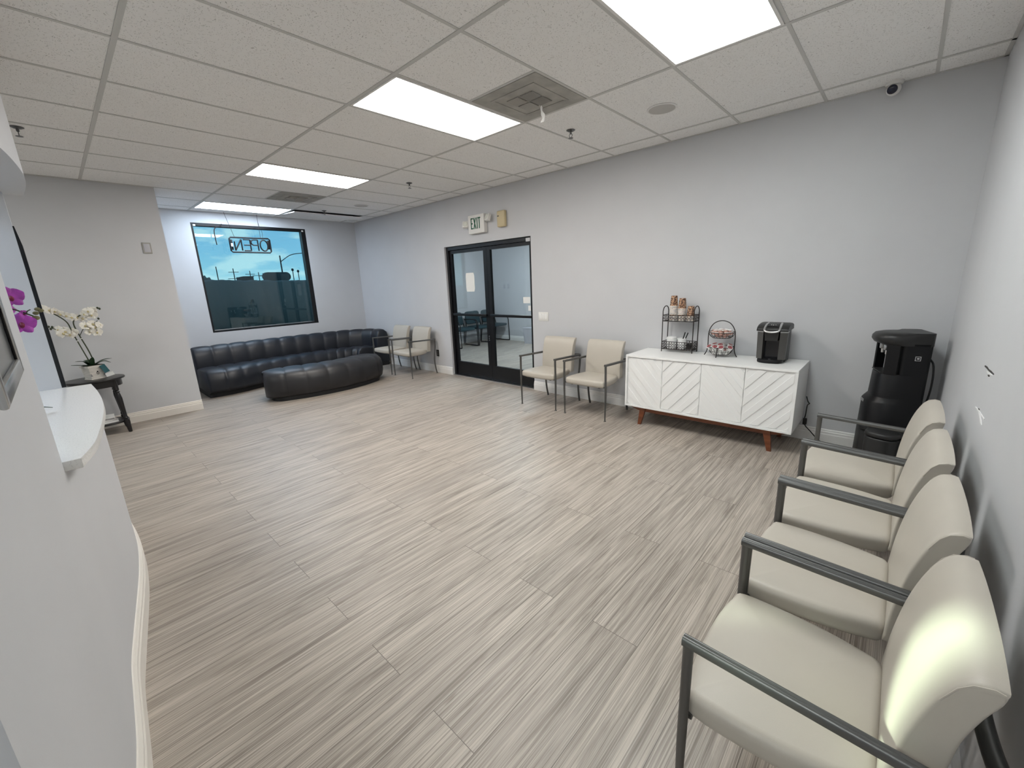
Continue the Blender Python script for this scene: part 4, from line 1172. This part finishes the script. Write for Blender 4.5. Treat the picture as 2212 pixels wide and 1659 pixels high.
# ------------------------------------------------------------------ two tier fruit-style basket with pods
BK = V(.035, 1.305, SBT)
bk_ = thing('tiered_basket', 'black wire basket with arched handle and two round tiers on sideboard', 'basket', BK)
fm = MB()
fm.tube(cr([(-.145, 0, .004), (-.128, 0, .035), (-.118, 0, .085), (-.118, 0, .20), (-.105, 0, .265), (-.065, 0, .318), (0, 0, .338), (.065, 0, .318), (.105, 0, .265), (.118, 0, .20), (.118, 0, .085), (.128, 0, .035), (.145, 0, .004)], 5), .0042, 8)
for s in (-1, 1): fm.tube(cr([(0, s * .108, .088), (0, s * .112, .05), (0, s * .128, .004)], 5), .004, 8)
fm.build('frame', M['wire'], bk_)
def bowl(zr, R_, zb, rb_):
    w_ = MB()
    w_.ring((0, 0, zr), R_, .0034, 32, 'Z', 6); w_.ring((0, 0, zb), rb_, .0028, 28, 'Z', 6); w_.ring((0, 0, (zr + zb) / 2 - .004), (R_ + rb_) / 2 + .005, .0016, 32, 'Z', 5)
    for i in range(20):
        a0 = 2 * PI * i / 20; 
        w_.tube(cr([(R_ * math.cos(a0), R_ * math.sin(a0), zr), ((R_ * .55 + rb_ * .5) * math.cos(a0 + .08), (R_ * .55 + rb_ * .5) * math.sin(a0 + .08), (zr + zb) / 2 - .006), (rb_ * math.cos(a0 + .16), rb_ * math.sin(a0 + .16), zb)], 3), .0016, 5)
    for i in range(-3, 4):
        x_ = rb_ * i / 4; h = math.sqrt(max(0, rb_ ** 2 - x_ ** 2)); w_.tube([(x_, -h, zb), (x_, h, zb)], .0016, 5)
    w_.build('bowl', M['wire'], bk_)
bowl(.092, .113, .022, .070); bowl(.232, .114, .180, .078)
def pod_proto(r, h, body, lid):
    o = MB().lathe([(r * .72, 0), (r * .76, .002), (r * .92, h - .004), (r, h - .003), (r, h - .001), (0, h - .0008)], seg=20, cap1=False).build('coffee_pod', body)
    l = MB().lathe([(r * .82, h - .0006), (r * .80, h + .0008), (0, h + .001)], seg=20, cap0=True, cap1=False).build('foil_lid', lid, o)
    return o, l
pod, podl = pod_proto(.0255, .044, M['paper'], M['burgundy'])
ring_ = MB().ring((0, 0, .0452), .012, .0016, 16, 'Z', 5).build('printed_ring', M['pinkfoil'], pod)
POS = [(-.040, -.050, .028, .1, .1), (.012, -.058, .028, -.1, .15), (.055, -.030, .028, .2, -.1), (-.058, .0, .028, 0, -.15), (-.005, -.002, .028, .1, 0), (.055, .025, .028, -.1, .1), (-.03, .048, .028, .15, 0), (.022, .052, .028, 0, .1),
       (-.075, -.040, .066, .5, -.35), (-.030, -.070, .068, .55, .1), (.030, -.070, .070, .7, .0), (.078, -.035, .066, .45, .5), (-.055, .030, .074, .2, -.2), (.0, -.015, .078, .35, .1), (.060, .030, .074, .0, .4), (.0, .055, .074, -.2, 0)]
PLB = ['coffee pod at lower left', 'coffee pod at lower front', 'coffee pod at lower right']
for i, (x_, y_, z_, rx, ry) in enumerate(POS):
    top = i >= 8
    lb = 'white coffee pod with burgundy lid heaped on top in the lower wire bowl' if top else 'white coffee pod lying underneath in the lower wire bowl'
    if i == 0: o, l, g = pod, podl, ring_
    else:
        o = pod.copy(); COL.objects.link(o); l = podl.copy(); COL.objects.link(l); l.parent = o; g = ring_.copy(); COL.objects.link(g); g.parent = o
    o.location = BK + V(x_, y_, z_); o.rotation_euler = (rx, ry, 0)
    tag(o, lb, 'coffee pod', 'coffee pods in the lower bowl')
cre = MB().lathe([(.013, 0), (.0175, .018), (.020, .019), (.020, .021), (0, .0215)], seg=16, cap1=False).build('creamer', M['pinkfoil'])
crl = MB().lathe([(.0195, .0212), (.0195, .0218), (0, .022)], seg=16, cap1=False).build('foil_lid', M['paper'], cre)
k = 0
for ring_r, n_, z_ in ((.0, 1, .186), (.042, 6, .186), (.0, 1, .209), (.046, 7, .208), (.082, 12, .212), (.03, 4, .231), (.066, 9, .232)):
    for i in range(n_):
        a0 = 2 * PI * i / n_ + ring_r * 9
        if k == 0: o, l = cre, crl
        else: o = cre.copy(); COL.objects.link(o); l = crl.copy(); COL.objects.link(l); l.parent = o
        o.location = BK + V(ring_r * math.cos(a0), ring_r * math.sin(a0), z_); o.rotation_euler = (random.uniform(-.25, .25), random.uniform(-.25, .25), 0); k += 1
        tag(o, 'pinkish creamer cup piled in the upper wire bowl', 'creamer', 'creamers in the upper bowl')

# ------------------------------------------------------------------ coffee maker
cf = thing('coffee_maker', 'black and graphite pod coffee maker with silver handle on the sideboard', 'coffee maker', (.470, 1.285, SBT), -.02)
MB().bb(-.106, .106, -.030, .100, .0, .290, .016, 3).build('body', M['coffee_dark'], cf)
for s in (-1, 1):
    MB().loft([[(s * .060, -.105, .030), (s * .106, -.085, .030), (s * .106, -.031, .030), (s * .060, -.031, .030)],
               [(s * .063, -.108, .262), (s * .113, -.085, .262), (s * .113, -.031, .262), (s * .063, -.031, .262)]]).build('side_panel', M['coffee_side'], cf, smooth=False)
    MB().loft([[(s * .063, -.110, .262), (s * .114, -.087, .262), (s * .114, -.031, .262), (s * .063, -.031, .262)],
               [(s * .063, -.110, .272), (s * .114, -.087, .272), (s * .114, -.031, .272), (s * .063, -.031, .272)]]).build('silver_band', M['steel'], cf, smooth=False)
MB().bb(-.060, .060, -.042, -.0305, .030, .262).build('cup_bay', M['blackgloss'], cf, smooth=False)
pr = cr([(0, -.112, .2725), (0, -.108, .292), (0, -.075, .318), (0, -.02, .333), (0, .05, .336), (0, .095, .324), (0, .108, .285)], 4)
hd = MB(); rg = []
for x_, sc in ((-.118, .86), (-.112, .95), (-.095, 1), (.095, 1), (.112, .95), (.118, .86)):
    rg.append([(x_, p_.y * (1 if sc == 1 else .97), .272 + (p_.z - .272) * sc) for p_ in pr])
hd.loft(rg).build('head', M['coffee_dark'], cf, ang=40)
MB().box((0, -.060, .3245), (.078, .075, .006), Matrix.Rotation(.33, 3, 'X'), .0025).build('control_panel', M['blackgloss'], cf)
bt = MB()
for i in (-1, 0, 1): bt.box((i * .016, -.078 + .006 * abs(i), .3235), (.007, .004, .004), Matrix.Rotation(.33, 3, 'X'))
bt.build('buttons', M['paper'], cf, smooth=False)
MB().tube(cr([(-.050, -.015, .333), (-.054, -.060, .325), (-.056, -.105, .300), (-.048, -.128, .276), (0, -.137, .268), (.048, -.128, .276), (.056, -.105, .300), (.054, -.060, .325), (.050, -.015, .333)], 5), .0085, 10, flat=.8).build('handle', M['steel'], cf)
MB().loft([[(-.048, -.105, .190), (.048, -.105, .190), (.044, -.043, .190), (-.044, -.043, .190)], [(-.054, -.122, .266), (.054, -.122, .266), (.052, -.043, .266), (-.052, -.043, .266)]]).build('pod_holder', M['coffee_dark'], cf, smooth=False)
MB().slab(cr2([(-.092, -.035), (-.098, -.085), (-.070, -.130), (0, -.146), (.070, -.130), (.098, -.085), (.092, -.035)], 4), .0, .030, .006, 3).build('drip_tray', M['black'], cf, ang=50)
MB().lathe([(.010, .0301), (.010, .0325), (0, .033)], (0, -.100, 0), 14, cap1=False).build('tray_plug', M['steel'], cf)

# ------------------------------------------------------------------ water dispenser
wc = thing('water_dispenser', 'tall black floor standing water dispenser in the right corner', 'water dispenser', (1.285, 1.215, 0), math.radians(-74))
def dshape(hw, fd_, rd=.135, n=20):
    out = []
    for i in range(n + 1):
        a0 = PI + PI * i / n; ca, sa = math.cos(a0), math.sin(a0)
        out.append((hw * math.copysign(abs(ca) ** .75, ca), fd_ * math.copysign(abs(sa) ** .8, sa) - .0))
    out += [(.150, .03), (.150, rd - .02), (.13, rd), (-.13, rd), (-.150, rd - .02), (-.150, .03)]
    return out
lv = [(0, .168, .165), (.01, .172, .170), (.30, .170, .168), (.52, .166, .166), (.532, .160, .158), (.560, .150, .136), (.565, .149, .134), (.735, .146, .128), (.742, .143, .124)]
MB().loft([[(x_, y_, z) for x_, y_ in dshape(hw, fd_)] for z, hw, fd_ in lv]).build('body', M['black'], wc, ang=40)
MB().loft([[(x_, y_, z) for x_, y_ in dshape(.149, .045)] for z in (.741, .965)]).build('upper_body', M['black'], wc, ang=40)
for s in (-1, 1):
    MB().loft([[(s * .149, -.044, z), (s * .118, -.108, z), (s * .104, -.103, z), (s * .125, -.044, z)] for z in (.742, .965)]).build('side_cheek', M['black'], wc, smooth=False)
MB().loft([[(x_, y_, z) for x_, y_ in dshape(hw, fd_, .138)] for z, hw, fd_ in ((.950, .150, .120), (.962, .153, .150), (.985, .156, .166), (1.010, .155, .164), (1.028, .142, .150), (1.038, .105, .115), (1.040, .05, .06))]).build('lid', M['coffee_dark'], wc, ang=60)
for x_ in (-.045, .045):
    f_ = MB().bb(x_ - .016, x_ + .016, -.105, -.045, .905, .945, .006).lathe([(.010, .875), (.012, .905)], (x_, -.085, 0), 12)
    f_.build('faucet', M['steel'], wc)
MB().bb(-.10, .10, -.118, -.046, .7425, .750, .002).build('drip_grille', M['coffee_dark'], wc)
MB().bb(-.075, -.030, -.0470, -.0452, .845, .865).build('warning_label', M['paper'], wc, smooth=False)
sk = MB()
for q in ((-.016, .016, .012, .016), (-.016, .016, -.016, -.012), (-.016, -.012, -.012, .012), (.012, .016, -.012, .012), (-.006, .007, -.005, .006)): sk.bb(.1502, .1512, q[0] + .06, q[1] + .06, q[2] + .865, q[3] + .865)
# the square mark sits on the side facing the row of chairs
sk.build('square_sticker', M['silver'], wc, smooth=False)
MB().bb(-.045, .02, -.1700, -.1640, .498, .520, .002).build('badge', M['steel'], wc)
MB().tube(cr([(.10, .138, .86), (.14, .150, .82), (.15, .157, .70), (.13, .155, .56), (.08, .138, .45)], 6), .006, 8).build('power_cord', M['black'], wc)
wb_ = thing('waste_bin', 'low black rounded waste bin in front of the water dispenser', 'bin', (1.275, .865, 0), -.35)
MB().slab([(x_, y_) for x_, y_ in dshape(.095, .095, .09)], 0, .335, .012, 3).build('body', M['coffee_dark'], wb_, ang=50)
MB().slab([(x_ * 1.03, y_ * 1.03) for x_, y_ in dshape(.095, .095, .09)], .337, .375, .016, 4, .008).build('lid', M['coffee_dark'], wb_, ang=60)

# ------------------------------------------------------------------ side table, books, white orchid
TB = V(-5.265, -2.765, 0)
tb_ = thing('side_table', 'small black side table with turned legs behind the reception counter', 'table', TB)
def ell(a_, b_, n=36): return [(a_ * math.cos(2 * PI * i / n), b_ * math.sin(2 * PI * i / n)) for i in range(n)]
MB().slab(ell(.235, .255), .618, .640, .008, 3).build('table_top', M['espresso'], tb_, ang=50)
MB().prism(ell(.200, .220), .545, .6185).build('apron', M['espresso'], tb_, ang=50)
MB().slab(ell(.185, .200), .118, .136, .006, 3).build('shelf', M['espresso'], tb_, ang=50)
lp = [(.016, 0), (.020, .03), (.024, .10), (.026, .118), (.026, .150), (.018, .158), (.024, .170), (.017, .190), (.022, .30), (.027, .40), (.022, .45), (.017, .462), (.026, .475), (.017, .488), (.026, .50), (.024, .515), (.026, .53), (.026, .6185)]
for sx in (-1, 1):
    for sy in (-1, 1):
        MB().lathe(lp, (0, 0, 0), 16).xform(Matrix(((1, 0, -sx * .05, sx * .155), (0, 1, -sy * .05, sy * .170), (0, 0, 1, 0), (0, 0, 0, 1)))).build('leg', M['espresso'], tb_)
for i, (dz, m_, s_, rz) in enumerate(((.1365, M['book'], (.24, .17, .030), .15), (.1668, M['paper'], (.22, .155, .026), -.05))):
    t = thing('book', ['lower pale book lying on the black side table shelf', 'upper white book lying on the black side table shelf'][i], 'book', TB + V(.01, .0, dz), rz, 'books on the side table shelf')
    w_, d_2, h_2 = s_
    MB().bb(-w_ / 2, w_ / 2, -d_2 / 2, d_2 / 2, 0, .003).bb(-w_ / 2, w_ / 2, -d_2 / 2, d_2 / 2, h_2 - .003, h_2).bb(-w_ / 2, w_ / 2, -d_2 / 2, -d_2 / 2 + .003, .003, h_2 - .003).build('cover', m_, t, smooth=False)
    MB().bb(-w_ / 2 + .004, w_ / 2 - .004, -d_2 / 2 + .003, d_2 / 2 - .004, .003, h_2 - .003).build('pages', M['paper'] if i == 0 else M['bookdark'], t, smooth=False)

def petal_bloom(R_, m_pet, m_lip, pet=5, cup=.25):
    """an orchid bloom facing local +x"""
    b = MB()
    for i in range(5):
        a0 = PI / 2 + 2 * PI * i / 5
        wide = .62 if i in (1, 4) else .40; ln = R_ * (1.0 if i in (1, 4) else .95)
        vs, fs = [], []
        nu, nv = 6, 4
        for u in range(nu + 1):
            t = u / nu; hw_ = wide * ln * math.sin(PI * min(1, t * .93 + .04)) ** .7
            for v_ in range(nv + 1):
                s = v_ / nv * 2 - 1
                r_2, tt = t * ln, s * hw_
                x_ = .10 * R_ + cup * R_ * t * (t - .55) - .18 * R_ * s * s * t
                cy_, sy_ = math.cos(a0), math.sin(a0)
                vs.append((x_, r_2 * cy_ - tt * sy_, r_2 * sy_ + tt * cy_))
        for u in range(nu):
            for v_ in range(nv):
                k_ = u * (nv + 1) + v_; fs.append((k_, k_ + 1, k_ + nv + 2, k_ + nv + 1))
        b.faces(vs, fs)
    # give the petals a little thickness
    r_ = bmesh.ops.solidify(b.bm, geom=list(b.bm.faces), thickness=.0012)
    lip = MB()
    ico = bmesh.new(); bmesh.ops.create_icosphere(ico, subdivisions=2, radius=R_ * .22); bmesh.ops.scale(ico, vec=(1.3, .8, 1.2), verts=ico.verts); bmesh.ops.translate(ico, vec=(.22 * R_, 0, -.14 * R_), verts=ico.verts); lip.merge(ico)
    return b, lip

def orchid_flower(parent, R_, m_pet, m_lip, loc, ry, rz):
    b, lip = petal_bloom(R_, m_pet, m_lip)
    mt = Matrix.Translation(loc) @ Matrix.Rotation(rz, 4, 'Z') @ Matrix.Rotation(ry, 4, 'Y') @ Matrix.Rotation(random.uniform(-.5, .5), 4, 'X')
    b.xform(mt); lip.xform(mt)
    fl_ = b.build('flower', m_pet, parent, ang=180)
    lip.build('flower_lip', m_lip, fl_, ang=180)

M['creamlip'] = mat('cream_lip', (0.55, 0.47, 0.25), 0.6)
po = thing('potted_orchid', 'white orchid in a whitewashed wooden box on black side table', 'plant', TB + V(.01, .015, .6405))
PB = Matrix.Rotation(.45, 4, 'Z') @ Matrix.Diagonal((.70, .70, 1.0, 1.0))
def ringbox(a_, b_, z): return [(-a_, -b_, z), (a_, -b_, z), (a_, b_, z), (-a_, b_, z)]
MB().loft([ringbox(.085, .098, 0), ringbox(.085, .098, .012), ringbox(.078, .090, .012), ringbox(.090, .104, .130), ringbox(.100, .114, .130), ringbox(.100, .114, .150)]).xform(PB).build('planter', M['planter'], po, smooth=False)
MB().bb(-.085, .085, -.10, .10, .1485, .1535).xform(PB).build('moss', M['soil'], po, smooth=False)
hn = MB().ring((.086, 0, .066), .013, .003, 16, 'X', 6).lathe([(.008, .0795), (.007, .090)], (0, 0, .082), 12, 'X').xform(PB).build('ring_pull', M['black'], po)
bk2 = MB()
for s in (-1, 1): bk2.loft([[(.082, s * .070, .035), (.082, s * .095, .035), (.0865, s * .092, .070)], [(.0875, s * .070, .035), (.0875, s * .095, .035), (.0915, s * .092, .070)]])
bk2.xform(PB).build('corner_bracket', M['bookdark'], po, smooth=False)
MB().bb(-.001, .001, -.026, .026, -.046, .046).xform(Matrix.Translation((.055, .088, .105)) @ Matrix.Rotation(.35, 4, 'X') @ Matrix.Rotation(.4, 4, 'Z')).build('tag', M['tag'], po, smooth=False)
MB().bb(-.001, .001, -.035, .035, -.02, .02).xform(Matrix.Translation((.050, .118, .035)) @ Matrix.Rotation(.25, 4, 'X')).build('price_card', M['paper'], po, smooth=False)
def L(y, z): return V(0, y - TB.y - .015, z - .6405)     # room y,z to plant coordinates
stems = MB()
stems.tube(cr([L(-2.755, .79), L(-2.79, .97), L(-2.825, 1.15), L(-2.845, 1.27), L(-2.90, 1.345), L(-2.96, 1.395), L(-3.03, 1.44)], 6), [.0055] * 37, 7)
stems.tube(cr([L(-2.725, .79), L(-2.745, .95), L(-2.785, 1.14), L(-2.80, 1.26), L(-2.76, 1.32), L(-2.68, 1.365), L(-2.60, 1.40)], 6), [.0060] * 37, 7)
stems.tube(cr([L(-2.815, 1.10), L(-2.86, 1.16), L(-2.93, 1.20), L(-2.975, 1.23)], 6), .0035, 6)
stems.tube(cr([L(-2.78, 1.12), L(-2.73, 1.20), L(-2.66, 1.23), L(-2.61, 1.27)], 6), .0035, 6)
stems.build('stem', M['stem'], po)
cl_ = MB()
for y_, z_ in ((-2.808, 1.07), (-2.822, 1.14), (-2.775, 1.09)): cl_.lathe([(.010, -.004), (.010, .004)], L(y_, z_), 10)
cl_.build('stem_clip', M['paper'], po)
FW = [(-2.995, 1.425), (-2.955, 1.405), (-2.915, 1.395), (-2.875, 1.365), (-2.835, 1.345), (-2.80, 1.325), (-2.76, 1.315), (-2.72, 1.305),
      (-2.70, 1.35), (-2.665, 1.375), (-2.645, 1.335), (-2.625, 1.385), (-2.92, 1.205), (-2.90, 1.165), (-2.87, 1.185), (-2.845, 1.145), (-2.825, 1.165),
      (-2.72, 1.225), (-2.69, 1.19), (-2.665, 1.235), (-2.635, 1.20), (-2.70, 1.155), (-2.64, 1.145), (-2.61, 1.22)]
for y_, z_ in FW:
    orchid_flower(po, random.uniform(.040, .052), M['white_petal'], M['creamlip'], L(y_, z_) + V(random.uniform(0, .035), 0, 0), random.uniform(-.5, .3), random.uniform(-.8, .8))
for y_, z_ in ((-3.02, 1.445), (-3.035, 1.42), (-2.985, 1.24), (-2.975, 1.215), (-2.96, 1.235), (-2.585, 1.405), (-2.57, 1.395), (-2.60, 1.29)):
    ico = bmesh.new(); bmesh.ops.create_icosphere(ico, subdivisions=2, radius=.010); bmesh.ops.scale(ico, vec=(1, 1, 1.3), verts=ico.verts); b = MB(); b.merge(ico); b.xform(Matrix.Translation(L(y_, z_))).build('bud', M['stem'], po, ang=180)
def leaf(parent, pts, w_, m_):
    P_ = cr(pts, 5); rings = []
    for i, p_ in enumerate(P_):
        t = i / (len(P_) - 1); hw_ = w_ * max(.06, math.sin(PI * min(1, t * .8 + .2)) ** .8)
        tg = (P_[min(i + 1, len(P_) - 1)] - P_[max(i - 1, 0)]).normalized(); sd = tg.cross(V(0, 0, 1)); sd = sd.normalized() if sd.length > 1e-4 else V(1, 0, 0); up = sd.cross(tg)
        rings.append([p_ - sd * hw_ + up * hw_ * .25, p_ + up * .0, p_ + sd * hw_ + up * hw_ * .25, p_ + sd * hw_ * .9 + up * (hw_ * .25 + .002), p_ + up * .003, p_ - sd * hw_ * .9 + up * (hw_ * .25 + .002)])
    return MB().loft(rings).build('leaf', m_, parent, ang=80)
for pts in ([(0, -.02, .15), (.03, -.06, .20), (.05, -.12, .215)], [(0, -.02, .15), (.04, -.09, .165), (.06, -.16, .180)], [(.01, .0, .15), (.035, .01, .21), (.05, .02, .245)], [(.01, .02, .15), (.05, .09, .185), (.07, .15, .165)], [(0, .02, .15), (-.02, .10, .19), (-.02, .17, .20)], [(-.02, 0, .15), (-.06, -.03, .20), (-.10, -.05, .20)]):
    leaf(po, pts, .026, M['leaf'])

# ------------------------------------------------------------------ purple orchid on the counter
pu = thing('potted_orchid', 'purple orchid behind the silver framed display on the counter', 'plant', (-1.50, -3.18, CT + .0005))
MB().lathe([(.045, 0), (.050, .004), (.062, .095), (.066, .100), (.066, .108), (.058, .108), (.056, .095), (0, .092)], seg=28, cap1=False).build('pot', M['white'], pu)
def PO(y, z, dx=0): return V(dx, y + 3.171, z - CT - .0005)
sm = MB()
sm.tube(cr([(0, 0, .09), (0, -.01, .25), (0, .02, .40), PO(-3.085, 1.475), PO(-3.03, 1.475), PO(-2.995, 1.455), PO(-2.972, 1.440)], 6), .003, 7)
sm.tube(cr([PO(-3.04, 1.477), PO(-3.02, 1.50), PO(-3.015, 1.515)], 5), .0022, 6)
sm.tube(cr([PO(-2.99, 1.452), PO(-2.985, 1.462), PO(-2.975, 1.468)], 5), .002, 6)
sm.build('stem', M['stem'], pu)
for y_, z_, R_, dx, rz in ((-3.020, 1.522, .045, .02, .2), (-3.042, 1.470, .036, -.01, .9), (-3.050, 1.435, .036, .0, -.4), (-3.012, 1.412, .047, .03, .15), (-3.000, 1.450, .020, .0, .8), (-3.07, 1.50, .035, -.02, -.3), (-3.075, 1.41, .036, 0, .2)):
    orchid_flower(pu, R_, M['purple_petal'], M['crimson'], PO(y_, z_, dx), random.uniform(-.3, .2), rz)
for y_, z_, r_ in ((-2.963, 1.452, .008), (-2.967, 1.432, .010), (-2.955, 1.468, .008), (-2.947, 1.462, .008)):
    ico = bmesh.new(); bmesh.ops.create_icosphere(ico, subdivisions=2, radius=r_); bmesh.ops.scale(ico, vec=(1, 1.3, 1), verts=ico.verts); b = MB(); b.merge(ico); b.xform(Matrix.Translation(PO(y_, z_))).build('bud', M['bud'], pu, ang=180)
for pts in ([(-.01, .03, .10), (-.04, .10, .05), (-.085, .168, .020)], [(-.02, -.02, .10), (-.05, -.10, .14), (-.08, -.17, .11)], [(0, -.02, .10), (.10, -.04, .13), (.18, -.05, .10)]):
    leaf(pu, pts, .022, M['leaf'])
